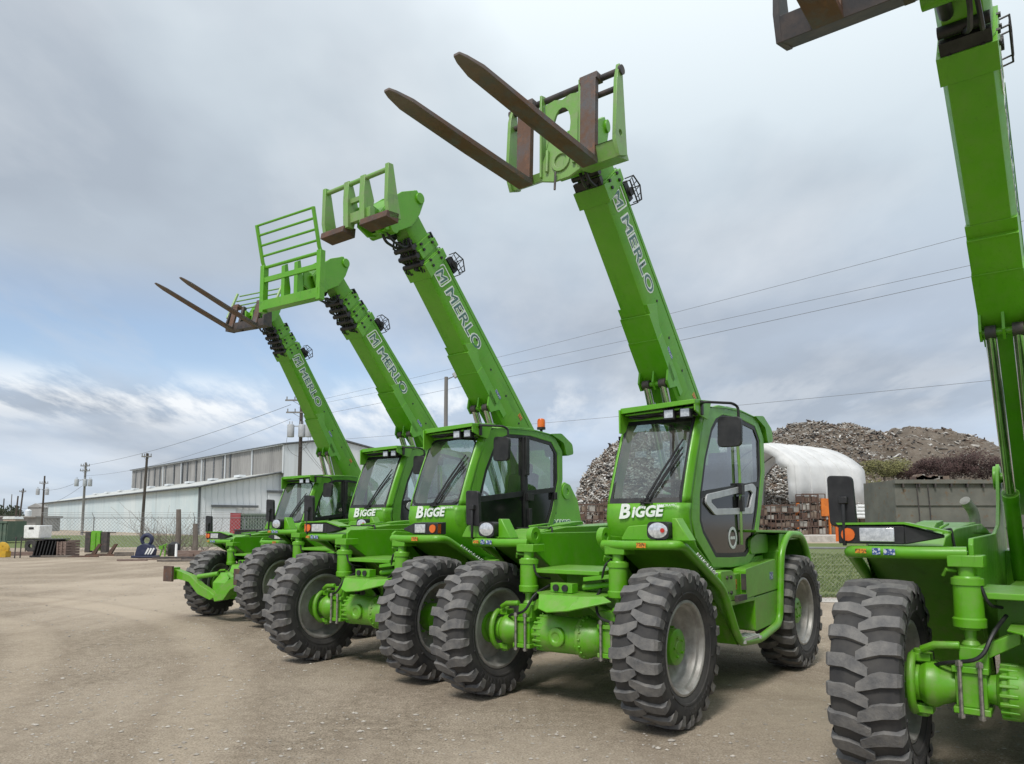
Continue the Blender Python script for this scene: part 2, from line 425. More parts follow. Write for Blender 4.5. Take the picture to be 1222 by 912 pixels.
def axle_hose(mb, s):
    z = TR
    mb.tube(fillet([(-.12, s * .28, z + .45), (.10, s * .34, z + .36), (.16, s * .40, z + .20), (.10, s * .62, z + .15), (.02, s * .72, z + .10)], .09), .013, 7)
    mb.tube(fillet([(-.12, s * .30, z + .50), (.02, s * .36, z + .52), (.03, s * .40, z + .66), (-.02, s * .45, z + .72)], .07), .011, 7)
def hood_mesh(mb):
    t = .012
    top = [(-.22, -.26, 1.06), (.16, -.26, 1.055), (.24, -.16, 1.045), (.24, .26, 1.045), (.16, .46, 1.055), (-.22, .46, 1.06)]
    mb.add(top + [(x, y, z - t) for x, y, z in top], [tuple(range(6)), tuple(range(11, 5, -1))] + [(i, (i + 1) % 6, 6 + (i + 1) % 6, 6 + i) for i in range(6)])
    fr = [(.24, -.18, 1.047), (.24, .26, 1.047), (.34, .20, .93), (.355, -.02, .905), (.34, -.12, .93)]
    mb.add(fr + [(x - .008, y, z - t) for x, y, z in fr], [tuple(range(5)), tuple(range(9, 4, -1))] + [(i, (i + 1) % 5, 5 + (i + 1) % 5, 5 + i) for i in range(5)])
    sd = [(.24, .26, 1.047), (.16, .46, 1.057), (.20, .56, 1.02), (.34, .20, .93)]
    mb.add(sd + [(x - .008, y, z - t) for x, y, z in sd], [tuple(range(4)), (7, 6, 5, 4)] + [(i, (i + 1) % 4, 4 + (i + 1) % 4, 4 + i) for i in range(4)])
    # little valve box with two sockets
    mb.box((.06, -.02, 1.10), (.10, .24, .085))
    mb.tube([(-.05, .12, 1.10), (-.1, .50, 1.16)], .028, 8)
def hood_sockets(mb):
    for y in (-.075, .025): mb.cyl((.108, y, 1.10), (.125, y, 1.10), .032, 14)
def yp(front, rear):
    return lambda p: front + (rear - front) * max(0, min(1, (-p[0]) / 4.5))
def chassis_mesh(mb):
    # right-hand frame plate with front lug, rising to the tower at the rear
    RP = [(.0, 1.46), (.0, 1.56), (-.05, 1.60), (-.18, 1.60), (-2.6, 1.60), (-3.35, 1.68), (-3.75, 1.95), (-3.92, 2.25), (-4.06, 2.34), (-4.22, 2.30), (-4.45, 2.05), (-4.62, 1.5), (-4.62, .85), (-.95, .85), (-.72, 1.02)]
    fa, fb = yp(-.455, -.60), yp(-.425, -.565)
    mb.prism(RP, lambda p: fa(p), lambda p: fb(p))
    # front left plate with lug
    LP = [(.0, 1.48), (.0, 1.56), (-.05, 1.59), (-.16, 1.58), (-.62, 1.55), (-.62, 1.05)]
    mb.prism(LP, .335, .365)
    # rear left tower plate
    TP = [(-2.2, 1.60), (-2.55, 1.63), (-3.0, 1.72), (-3.5, 1.90), (-3.92, 2.25), (-4.06, 2.34), (-4.22, 2.30), (-4.45, 2.05), (-4.62, 1.5), (-4.62, .85), (-.95, .85), (-.7, 1.05), (-.7, 1.3), (-2.2, 1.3)]
    mb.prism(TP, .06, .095)
    mb.prism([(-2.85, 1.55), (-4.6, 1.55), (-4.62, 1.0), (-2.85, 1.0)], .10, .75)
    # trough floor, cross shelf, belly
    mb.prism([(.02, 1.22), (.02, 1.26), (-.6, 1.27), (-1.2, 1.15), (-4.5, 1.12), (-4.5, 1.06), (-1.2, 1.09), (-.6, 1.2)], -.42, .335)
    mb.prism([(-.5, 1.19), (-.5, .72), (-1.0, .56), (-3.9, .56), (-4.5, .72), (-4.5, 1.05)], -.36, .30)
    mb.prism([(.16, 1.20), (.54, 1.25), (.54, 1.21), (.16, 1.16)], -.10, .02, 'YZ')
    # cylinder towers under the fenders
    for y, dy in ((-.47, -.0), (.52, 0)):
        mb.box((-.03, y, 1.455), (.20, .20, .075))
    # lug rings
    for y in (-.58, .077): mb.lathe([(.13, -.035), (.13, .035), (.05, .035), (.05, -.035)], 20, c=(-4.1, y, 2.19), closed=True)
    mb.cyl((-4.1, -.6, 2.19), (-4.1, .1, 2.19), .055, 16)
    # rear counterweight
    mb.prism([(-4.1, 1.40), (-4.5, 1.40), (-4.6, 1.30), (-4.62, .80), (-4.5, .62), (-4.1, .62)], -.6, .55)
def front_lug(mb, y): mb.lathe([(.085, -.03), (.085, .03), (.035, .03), (.035, -.03)], 20, c=(-.04, y, 1.575), closed=True)
def fender_front(mb, s):
    """s=+1 left, -1 right: panel over the tyre with round tube edge"""
    y0, y1 = (.37, 1.08) if s > 0 else (-.46, -1.12)
    prof = [(.03, 1.515), (-.10, 1.515), (-.22, 1.49), (-.95, 1.12), (-1.32, .66), (-1.36, .52)]
    t = .018
    lo = [(x - .012, z - t) for x, z in prof]
    mb.prism(prof + lo[::-1], y0, y1)
    # inner splash panel
    mb.prism([(.0, 1.50), (-.22, 1.48), (-.95, 1.11), (-1.32, .66), (-1.38, .9), (-1.0, 1.3), (-.6, 1.5)], y0, y0 + s * .015)
    if s > 0:
        path = fillet([(.02, .38, 1.505), (.05, .6, 1.50), (.03, 1.09, 1.51), (-.10, 1.10, 1.50), (-.97, 1.09, 1.085), (-1.36, 1.09, .53), (-1.95, 1.09, .49), (-2.60, 1.09, .585), (-2.73, 1.09, 1.38), (-2.98, 1.09, 1.57), (-3.5, 1.09, 1.55), (-3.72, 1.09, 1.35), (-3.9, 1.09, .95)], .14)
    else:
        path = fillet([(.02, -.46, 1.505), (.05, -.75, 1.50), (.0, -1.17, 1.50), (-.14, -1.19, 1.49), (-.95, -1.16, 1.10), (-1.36, -1.14, .55), (-1.95, -1.12, .49), (-2.60, -1.1, .585), (-2.73, -1.1, 1.38), (-2.98, -1.1, 1.57), (-3.5, -1.1, 1.55), (-3.72, -1.1, 1.35), (-3.9, -1.1, .95)], .14)
    mb.tube(path, .042, 12)
def fender_rear(mb, s):
    y0, y1 = (.55, 1.09) if s > 0 else (-.62, -1.09)
    prof = [(-1.95, 1.60), (-3.5, 1.575), (-3.66, 1.50), (-3.85, 1.25), (-3.95, .95), (-3.97, .95), (-3.87, 1.26), (-3.67, 1.53), (-3.5, 1.60), (-1.93, 1.625)]
    mb.prism(prof, y0, y1)
    mb.prism([(-2.74, 1.575), (-3.5, 1.57), (-3.64, 1.50), (-3.5, 1.50), (-2.9, 1.50), (-2.78, 1.40), (-2.70, .6), (-2.66, .6)], y1 - s * .012, y1 - s * .03)
    # arch liner
    mb.prism([(-2.6, .6), (-2.72, 1.38), (-2.9, 1.56), (-2.93, 1.56), (-2.76, 1.38), (-2.64, .6)], y0, y1)
def side_boxes(mb):
    # left: battery box, tank, recess over the step
    Y0, Y1 = .32, 1.07
    mb.prism(fillet2([(-.98, 1.24), (-1.30, 1.235), (-1.38, 1.16), (-1.38, .94), (-1.08, .94)], .05), Y0, Y1)
    mb.prism(fillet2([(-1.64, 1.23), (-2.58, 1.30), (-2.66, .96), (-1.64, .93)], .04), Y0, Y1 + .005)
    mb.prism([(-1.39, 1.18), (-1.63, 1.19), (-1.63, .95), (-1.39, .95)], Y0, Y1 - .05)
    mb.prism(fillet2([(-1.90, .925), (-2.655, .95), (-2.58, .60), (-1.90, .57)], .03), Y0, Y1)
    mb.prism([(-1.12, .925), (-1.89, .92), (-1.89, .57), (-1.38, .57)], Y0, Y1 - .24)
    mb.prism([(-1.08, .935), (-1.9, .935), (-1.9, .89), (-1.12, .89)], Y0, Y1)
    # shelf below the cab and panel behind it
    mb.prism([(-1.0, 1.28), (-2.6, 1.34), (-2.6, 1.28), (-1.0, 1.235)], Y0, Y1 - .14)
    mb.prism(fillet2([(-2.32, 1.36), (-2.10, 1.36), (-2.10, 1.52), (-2.30, 1.58), (-2.66, 1.575), (-2.66, 1.36)], .05), Y0, Y1 - .10)
HW = [('latch', lambda m: m.box((-1.45, 1.085, .955), (.24, .05, .055))), ('hinge', lambda m: m.box((-1.62, 1.06, 1.10), (.012, .05, .16)))] + \
     [('bolt', (lambda m, x=x, z=z: m.cyl((x, 1.06, z), (x, 1.085, z), .018, 8))) for x, z in ((-1.14, 1.02), (-1.24, 1.02), (-1.14, 1.17), (-1.24, 1.17))]
def step_mesh(mb):
    for k in range(5): mb.box((-1.62, .98 + k * .035, .545), (.46, .018, .03))
    for x in (-1.84, -1.40): mb.box((x, 1.05, .53), (.02, .2, .03))
def right_hood(mb):
    # engine cover on the right side: long low box, sloping nose
    pr = [(-.22, 1.54), (-.35, 1.60), (-.9, 1.655), (-2.7, 1.69), (-3.3, 1.62), (-3.3, 1.50), (-2.72, 1.38), (-2.6, .62), (-1.4, .60), (-1.0, 1.1)]
    mb.prism(pr, lambda p: -.62, lambda p: -1.10)
    mb.prism([(-.5, 1.615), (-2.6, 1.685), (-2.6, 1.705), (-.55, 1.635)], -.66, -1.02)
    mb.prism([(-.95, 1.64), (-1.5, 1.68), (-1.5, 1.72), (-1.15, 1.70)], -.78, -.93)
    for y in (-.70, -.98): mb.tube([(-.7, y, 1.66), (-1.1, y, 1.69)], .012, 6)
def exhaust(mb): mb.tube(fillet([(-3.15, -.72, 1.60), (-3.15, -.72, 1.80), (-3.0, -.78, 1.92)], .12), .05, 14)
def cover_strap(mb): mb.box((-.62, -.86, 1.645), (.02, .44, .014)); mb.tube(fillet([(-.62, -.66, 1.64), (-.62, -.62, 1.66), (-.60, -.60, 1.5)], .02), .01, 5)

# ---- cab
CY0, CY1 = .08, .95
SIDE_OUT = [(-1.02, 2.82), (-.93, 2.66), (-.80, 2.32), (-.66, 1.95), (-.62, 1.75), (-.70, 1.56), (-1.10, 1.27), (-1.55, 1.245), (-2.05, 1.25), (-2.30, 1.36), (-2.52, 1.85), (-2.68, 2.28), (-2.68, 2.68), (-2.45, 2.90), (-1.9, 2.93), (-1.35, 2.90)]
SIDE_IN = [(-1.27, 2.75), (-1.14, 2.64), (-.96, 2.33), (-.83, 1.97), (-.81, 1.72), (-.88, 1.60), (-1.18, 1.36), (-1.55, 1.345), (-2.00, 1.34), (-2.20, 1.43), (-2.42, 1.86), (-2.56, 2.28), (-2.55, 2.64), (-2.40, 2.79), (-1.9, 2.83), (-1.45, 2.81)]
FP = [(1.27, -.98), (1.36, -.80), (1.48, -.60), (1.60, -.51), (1.75, -.475), (1.90, -.50), (2.10, -.575), (2.32, -.665), (2.52, -.755), (2.70, -.845), (2.82, -.93)]
def fx(z):
    for (a, xa), (b, xb) in zip(FP, FP[1:]):
        if z <= b: t = (z - a) / (b - a); return xa + (xb - xa) * t
    return FP[-1][1]
def gx(y):
    d = min(y - CY0, CY1 - y); return .13 * max(0, 1 - d / .075) ** 2
def fpt(y, z, out=0): return (fx(z) - gx(y) + out, y, z)
YS = [CY0, .09, .105, .125, .155, .25, .36, .46, .575, .69, .79, .875, .905, .925, .94, CY1]
def cab_shell(mb):
    def strip(ys, zs, mi=0):
        n = len(ys)
        vs = [fpt(y, z) for z in zs for y in ys]
        fs = [(j * n + i, j * n + i + 1, (j + 1) * n + i + 1, (j + 1) * n + i) for j in range(len(zs) - 1) for i in range(n - 1)]
        mb.add(vs, fs, True, mi)
    strip(YS, [1.27, 1.32, 1.36, 1.42, 1.48, 1.54, 1.60, 1.68, 1.75, 1.82, 1.885])
    ups = [1.885, 1.95, 2.05, 2.15, 2.25, 2.35, 2.45, 2.55, 2.65, 2.735]
    strip(YS[:5], ups); strip(YS[-4:], ups)
    strip(YS, [2.735, 2.78, 2.82])
def cab_sides(mb):
    mb.ringplate(SIDE_OUT, SIDE_IN, CY1 - .03, CY1 + .004)
    # right side frame: bigger lower panel
    inn = [(-1.2, 2.75), (-1.10, 2.66), (-.98, 2.36), (-.85, 2.05), (-.83, 1.92), (-.9, 1.86), (-1.18, 1.83), (-1.55, 1.83), (-2.00, 1.83), (-2.28, 1.86), (-2.42, 1.98), (-2.54, 2.28), (-2.55, 2.64), (-2.40, 2.78), (-1.9, 2.82), (-1.45, 2.80)]
    mb.ringplate(SIDE_OUT, inn, CY0 - .004, CY0 + .03)
    # rear wall with window opening, floor
    n = [(CY0 + .01, 1.30), (CY1 - .01, 1.30), (CY1 - .01, 2.88), (CY0 + .01, 2.88)]
    i2 = [(CY0 + .08, 1.95), (CY1 - .08, 1.95), (CY1 - .08, 2.72), (CY0 + .08, 2.72)]
    def rx(z): return -2.28 - (z - 1.36) * .36 if z < 2.28 else -2.655
    vs = [(rx(z), y, z) for y, z in n] + [(rx(z), y, z) for y, z in i2]
    mb.add(vs, [(k, (k + 1) % 4, 4 + (k + 1) % 4, 4 + k) for k in range(4)])
    mb.add([(x + dx, y, z) for dx in (0, -.02) for (x, y, z) in vs[:0]], [])
    mb.box((-1.6, (CY0 + CY1) / 2, 1.33), (1.35, CY1 - CY0 - .07, .05))
def cab_roof(mb):
    xs = [-.93, -1.1, -1.5, -2.0, -2.4, -2.66, -2.74]
    zz = [2.835, 2.87, 2.905, 2.925, 2.905, 2.85, 2.72]
    def f(u, v):
        i = v * (len(xs) - 1); k = min(int(i), len(xs) - 2); t = i - k
        x = xs[k] * (1 - t) + xs[k + 1] * t; z = zz[k] * (1 - t) + zz[k + 1] * t
        y = CY0 - .015 + (CY1 - CY0 + .03) * u
        e = min(u, 1 - u) * 2; z += .045 * (1 - (1 - e) ** 3) - .02
        return (x, y, z)
    mb.grid(f, 12, 18)
    # rear roof pod
    mb.prism(fillet2([(-2.35, 2.90), (-2.62, 2.93), (-2.90, 2.80), (-2.93, 2.66), (-2.75, 2.62), (-2.68, 2.80)], .04), .62, .98)
def visor_mesh(mb):
    mb.hexa([(-.72, .17, 2.835), (-.66, 1.00, 2.845), (-1.10, 1.00, 2.885), (-1.10, .17, 2.875),
             (-.72, .17, 2.855), (-.66, 1.00, 2.865), (-1.10, 1.00, 2.905), (-1.10, .17, 2.895)])
    mb.hexa([(-.71, .17, 2.80), (-.65, 1.0, 2.825), (-.665, 1.0, 2.825), (-.725, .17, 2.80), (-.71, .17, 2.858), (-.65, 1.0, 2.868), (-.665, 1.0, 2.868), (-.725, .17, 2.858)])
    mb.prism([(-.69, 2.60), (-.685, 2.84), (-1.0, 2.87), (-.86, 2.66), (-.76, 2.60)], .160, .178)
    mb.prism([(-.66, 2.76), (-.655, 2.85), (-1.05, 2.89), (-.95, 2.70), (-.80, 2.72)], .985, 1.0)
    mb.tube([(-.76, .2, 2.79), (-.72, .98, 2.80)], .012, 8)
def wire_bundle(mb):
    mb.tube(fillet([(-.80, .12, 2.80), (-.78, .4, 2.77), (-.80, .55, 2.79), (-.76, .62, 2.76), (-.80, .9, 2.78)], .05), .014, 6)
    mb.tube(fillet([(-.80, .22, 2.77), (-.84, .35, 2.75), (-.80, .5, 2.78), (-.82, .95, 2.75)], .05), .01, 6)
def windshield_mesh(mb):
    ys = [.150, .20, .30, .40, .50, .60, .70, .80, .905]; zs = [1.88 + (2.74 - 1.88) * k / 10 for k in range(11)]
    n = len(ys); mb.add([fpt(y, z, -.006) for z in zs for y in ys], [(j * n + i, j * n + i + 1, (j + 1) * n + i + 1, (j + 1) * n + i) for j in range(10) for i in range(n - 1)], True)
def windshield_frame(mb, rad=.03, w=.028):
    o = fillet2([(.152, 1.885), (.912, 1.885), (.912, 2.735), (.152, 2.735)], rad, 5)
    i = inset2(o, w); i = [(y, z + (.02 if z < 1.95 else -.015 if z > 2.65 else 0)) for y, z in i]
    n = len(o); vs = [fpt(y, z, .003) for y, z in o] + [fpt(y, z, .003) for y, z in i]
    # subdivide long edges so that the frame follows the curved glass
    fs = [(k, (k + 1) % n, n + (k + 1) % n, n + k) for k in range(n)]
    mb.add(vs, fs)
def wipers(mb):
    def w(a, b, c=None): mb.tube([fpt(a[0], a[1], .03), fpt((a[0] + b[0]) / 2, (a[1] + b[1]) / 2, .035), fpt(b[0], b[1], .02)], .009, 6)
    w((.56, 1.91), (.80, 2.42)); w((.59, 1.91), (.85, 2.42)); w((.56, 1.94), (.84, 2.50)); w((.64, 2.0), (.86, 2.36))
    mb.box(fpt(.565, 1.90, .02), (.04, .07, .035)); mb.tube([fpt(.52, 1.88, .02), fpt(.56, 1.89, .05), fpt(.63, 1.885, .02)], .008, 6)
    for k in range(4):
        a, b = rnd.uniform(-.05, .05), rnd.uniform(-.01, .05); mb.tube([fpt(.565, 1.89, .03), fpt(.565 + a, 1.87 + b, .06), fpt(.57 + a * 1.2, 1.895 + b, .02)], .005, 5)
def dglass(mb):  # upper door glass
    pts = [p for p in SIDE_IN]
    up = [(x, z) for x, z in inset2(SIDE_IN, .03)]
    poly = [(-.90, 1.99)] + [(-1.0, 2.33), (-1.17, 2.62), (-1.28, 2.72), (-1.45, 2.775), (-1.9, 2.795), (-2.38, 2.755), (-2.515, 2.62), (-2.53, 2.28), (-2.45, 2.03)]
    n = len(poly); mb.add([(x, CY1 - .012, z) for x, z in poly], [tuple(range(n))])
def door_frame(mb):
    mb.ringplate(SIDE_IN, inset2(SIDE_IN, .045), CY1 - .024, CY1 - .002)
    mb.prism([(-.86, 2.0), (-.86, 1.93), (-2.50, 2.11), (-2.50, 2.17)], CY1 - .022, CY1 - .0)
def door_lower(mb):
    poly = [(-.86, 1.99), (-.84, 1.72), (-.92, 1.60), (-1.19, 1.375), (-2.0, 1.36), (-2.17, 1.44), (-2.42, 1.95), (-2.46, 2.14)]
    mb.prism(poly, CY1 - .028, CY1 - .010)
def door_ring(mb):
    o = fillet2([(-.97, 1.975), (-2.26, 2.135), (-2.36, 2.09), (-2.23, 1.80), (-1.17, 1.775), (-.94, 1.89)], .04)
    i = fillet2([(-1.08, 1.925), (-2.16, 2.055), (-2.24, 2.03), (-2.13, 1.865), (-1.22, 1.84), (-1.08, 1.90)], .02)
    mb.ringplate(o, i, CY1 - .006, CY1 + .014)
def door_badge(mb):
    mb.ringplate(circle2(-1.66, 1.545, .115, 24, 1.0), circle2(-1.66, 1.545, .085, 24, 1.0), CY1 - .008, CY1 - .004)
    mb.box((-1.66, CY1 - .006, 1.545), (.12, .003, .03))
    mb.box((-1.86, CY1 - .006, 2.02 - .12), (.0, 0, 0))
def door_bar(mb):
    mb.tube([(-1.80, CY1 + .012, 2.80), (-1.83, CY1 + .022, 2.2), (-1.86, CY1 + .012, 1.47)], .016, 8)
DB = [('door_hinge', lambda m: m.box((-1.80, CY1 + .02, 2.70), (.07, .05, .14))), ('door_lock', lambda m: m.box((-1.85, CY1 + .02, 2.06), (.09, .06, .12))), ('door_handle', lambda m: m.box((-1.86, CY1 + .02, 1.90), (.07, .05, .16)))]
def door_b(mb):   # plain black door with mullion
    mb.prism([(-1.72, 2.80), (-1.80, 2.80), (-1.86, 1.36), (-1.78, 1.36)], CY1 - .03, CY1 + .02)
    mb.box((-1.78, CY1 + .03, 2.55), (.07, .05, .5)); mb.box((-1.84, CY1 + .03, 2.02), (.14, .06, .10)); mb.box((-1.84, CY1 + .03, 1.72), (.06, .05, .3))
    mb.tube([(-2.45, CY1 + .03, 2.1), (-2.45, CY1 + .03, 2.0)], .03, 8)
def seat_mesh(mb):
    mb.box((-2.0, .575, 1.72), (.46, .48, .14)); mb.box((-2.22, .575, 2.05), (.12, .46, .62), Matrix.Rotation(R(-10), 3, 'Y')); mb.box((-2.28, .575, 2.42), (.09, .26, .16), Matrix.Rotation(R(-10), 3, 'Y'))
    mb.box((-2.0, .575, 1.5), (.3, .3, .3))
    mb.box((-2.0, .87, 1.86), (.36, .07, .06)); mb.box((-2.0, .28, 1.86), (.36, .07, .06))
def dash_mesh(mb):
    mb.box((-.78, .575, 1.72), (.22, .56, .26)); mb.prism([(-.62, 1.86), (-.95, 1.92), (-.98, 1.70), (-.66, 1.6)], .40, .75)
    mb.cyl((-1.0, .575, 1.55), (-1.18, .575, 2.02), .035, 10)
    c = Vector((-1.2, .575, 2.06)); ax = Vector((-.35, 0, .93)).normalized(); u = Vector((0, 1, 0)); w = ax.cross(u)
    mb.tube([c + (u * math.cos(a) + w * math.sin(a)) * .18 for a in [2 * math.pi * k / 20 for k in range(20)]], .017, 8, closed=True)
    mb.cyl(c + u * .18, c - u * .18, .012, 6); mb.box((-1.5, .30, 1.75), (.6, .12, .5))
    mb.box((-.80, .80, 2.05), (.05, .14, .10)); mb.cyl((-.82, .8, 1.85), (-.80, .8, 2.05), .012, 6)
def cab_posts(mb):  # rear roll-over posts seen through the glass
    for y in (.235, .915):
        mb.box((-2.50, y, 2.3), (.07, .05, 1.0)); mb.box((-1.76, y - (.02 if y > .5 else 0), 2.3), (.055, .03, 1.0))
    mb.box((-.98, .575, 2.765), (.2, .68, .05)); mb.box((-1.8, .575, 2.84), (1.4, .66, .03))
def rear_glass(mb):
    mb.add([(-2.495, .27, 1.94), (-2.495, .88, 1.94), (-2.66, .88, 2.74), (-2.66, .27, 2.74)], [(0, 1, 2, 3)])
def right_glass(mb):
    poly = [(-1.2, 2.76), (-.98, 2.38), (-.84, 2.03), (-.88, 1.84), (-2.3, 1.84), (-2.56, 2.28), (-2.56, 2.64), (-2.40, 2.79), (-1.5, 2.81)]
    mb.add([(x, CY0 + .01, z) for x, z in poly], [tuple(range(len(poly)))])
def worklight(mb, y):
    mb.box((-.74, y, 2.755), (.05, .115, .10)); mb.box((-.77, y, 2.82), (.02, .03, .05))
    for k in range(4): mb.box((-.775, y - .045 + k * .03, 2.755), (.02, .008, .09))
def worklight_lens(mb, y): mb.box((-.712, y, 2.755), (.006, .09, .075))
def mirror_mesh(mb):   # roof mirror on a bent arm
    mb.tube(fillet([(-.78, 1.0, 2.83), (-.72, 1.06, 2.84), (-.90, 1.27, 2.83), (-.96, 1.30, 2.80), (-.97, 1.30, 2.60)], .05), .014, 8)
    mb.prism(fillet2([(1.10, 2.42), (1.33, 2.42), (1.34, 2.70), (1.11, 2.72)], .05), -.92, -.97, 'YZ')
    mb.box((-.95, 1.28, 2.60), (.05, .05, .05)); mb.box((-.80, 1.0, 2.80), (.05, .03, .14))
def tall_mirror(mb):   # on the right fender
    mb.prism(fillet2([(-1.30, 1.68), (-1.12, 1.66), (-1.14, 2.03), (-1.31, 2.04)], .035), -.02, -.065, 'YZ')
    mb.tube([(-.0, -1.2, 1.54), (-.0, -1.2, 1.86)], .015, 8); mb.box((-.005, -1.2, 1.86), (.05, .06, .05))
def beacon_mesh(mb):
    mb.cyl((-2.35, .82, 2.90), (-2.35, .82, 2.98), .02, 8); mb.cyl((-2.35, .82, 2.97), (-2.35, .82, 3.0), .06, 16)
def beacon_lens(mb): mb.lathe([(.055, 3.0), (.055, 3.09), (.045, 3.115), (.02, 3.125), (0, 3.127)], 16, axis='Z', c=(-2.35, .82, 0))
def lamp_box(mb, y0, y1, x):   # long black lamp housing, pointed inboard
    mb.prism([(x - .14, 1.555), (x + .0, 1.555), (x, 1.68), (x - .14, 1.69)], y0, y1)
    a = y1; d = .22 if y1 > y0 else -.22
    mb.hexa([(x - .14, a, 1.555), (x, a, 1.555), (x, a, 1.68), (x - .14, a, 1.69), (x - .14, a + d, 1.60), (x - .06, a + d, 1.60), (x - .06, a + d, 1.62), (x - .14, a + d, 1.62)])
def lamp_top(mb, y0, y1, x):
    d = .26 if y1 > y0 else -.26
    mb.prism([(y0, 1.685), (y1, 1.69), (y1 + d, 1.63), (y1 + d, 1.645), (y1, 1.705), (y0 - d * .05, 1.70)], x - .16, x + .01, 'YZ')
def lamp_round_shell(mb, y, x):
    mb.prism(fillet2([(y - .105, 1.56), (y + .105, 1.56), (y + .10, 1.71), (y - .10, 1.71)], .05), x - .10, x + .012, 'YZ')
    mb.box((x - .06, y, 1.56), (.06, .06, .06))
def lamp_round_lens(mb, y, x):
    n = 20; c = [(x + .012, y + .092 * math.cos(2 * math.pi * k / n), 1.635 + .067 * math.sin(2 * math.pi * k / n)) for k in range(n)]
    mb.add([(x + .03, y, 1.635)] + c, [(0, 1 + k, 1 + (k + 1) % n) for k in range(n)], True)

def build_cab(root, style, beacon, text=True, rounded=False):
    cab = part('cab', 'cab', lambda m: cab_shell(m), 'green', root, solid=.012)
    part('cab_frame', 'cabsides', cab_sides, 'green', cab, bevel=.006)
    part('roof', 'cabroof', cab_roof, 'green', cab)
    part('sun_visor', 'visor', visor_mesh, 'green', cab, bevel=.004)
    part('wiring', 'wires', wire_bundle, 'black', cab)
    part('windshield', 'ws', windshield_mesh, 'glass', cab)
    key = 'wsfr' if rounded else 'wsf'
    part('windshield_seal', key, lambda m: windshield_frame(m, .13 if rounded else .03, .014 if rounded else .032), 'black', cab)
    part('wiper', 'wip', wipers, 'black', cab)
    part('door_glass', 'dg', dglass, 'glassdark' if style == 'A' else 'glass', cab)
    part('door', 'df', door_frame, 'black', cab)
    if style == 'A':
        part('door_panel', 'dl', door_lower, 'doorblack', cab, bevel=.004)
        part('door_trim', 'dr', door_ring, 'silver', cab, bevel=.004)
        part('door_badge', 'db', door_badge, 'decalwhite', cab)
        part('grab_rail', 'dbar', door_bar, 'green_old', cab)
        for nm, fn in DB: part(nm, nm, fn, 'black', cab, bevel=.004)
    else:
        part('door_panel', 'dl2', door_lower, 'doorblack', cab, bevel=.004)
        part('door_post', 'dB', door_b, 'black', cab, bevel=.004)
    part('seat', 'seat', seat_mesh, 'seat', cab, bevel=.03)
    part('dashboard', 'dash', dash_mesh, 'black', cab)
    part('roll_bar', 'posts', cab_posts, 'black', cab)
    part('rear_window', 'rg', rear_glass, 'glass', cab)
    part('side_window', 'rtg', right_glass, 'glass', cab)
    for i, y in enumerate((.70, .87)):
        wl = part('work_light', 'wl%d' % i, lambda m, y=y: worklight(m, y), 'black', cab, bevel=.004)
        part('work_light_lens', 'wll%d' % i, lambda m, y=y: worklight_lens(m, y), 'lens', cab)
    part('mirror', 'mir', mirror_mesh, 'black', cab, bevel=.008)
    if beacon:
        part('beacon', 'bc', beacon_mesh, 'black', cab); part('beacon_lens', 'bcl', beacon_lens, 'orange', cab)
    if text:
        X = -.455
        link('lettering', text_mesh('tB', 'B', .19, (X, .275, 1.745), (-.0, 1, .03), (-.05, 0, 1), 'decalwhite', .007, .18, .0025, 1.08), cab)
        link('lettering', text_mesh('tIGGE', 'iGGE', .142, (X, .415, 1.755), (0, 1, .03), (-.05, 0, 1), 'decalwhite', .0055, .18, .0025, 1.03), cab)
        link('lettering', text_mesh('tstar', 'PANORAMIC', .035, (X - .005, .68, 1.85), (0, 1, .01), (-.1, 0, 1), 'decalwhite', .0, 0, .002), cab)

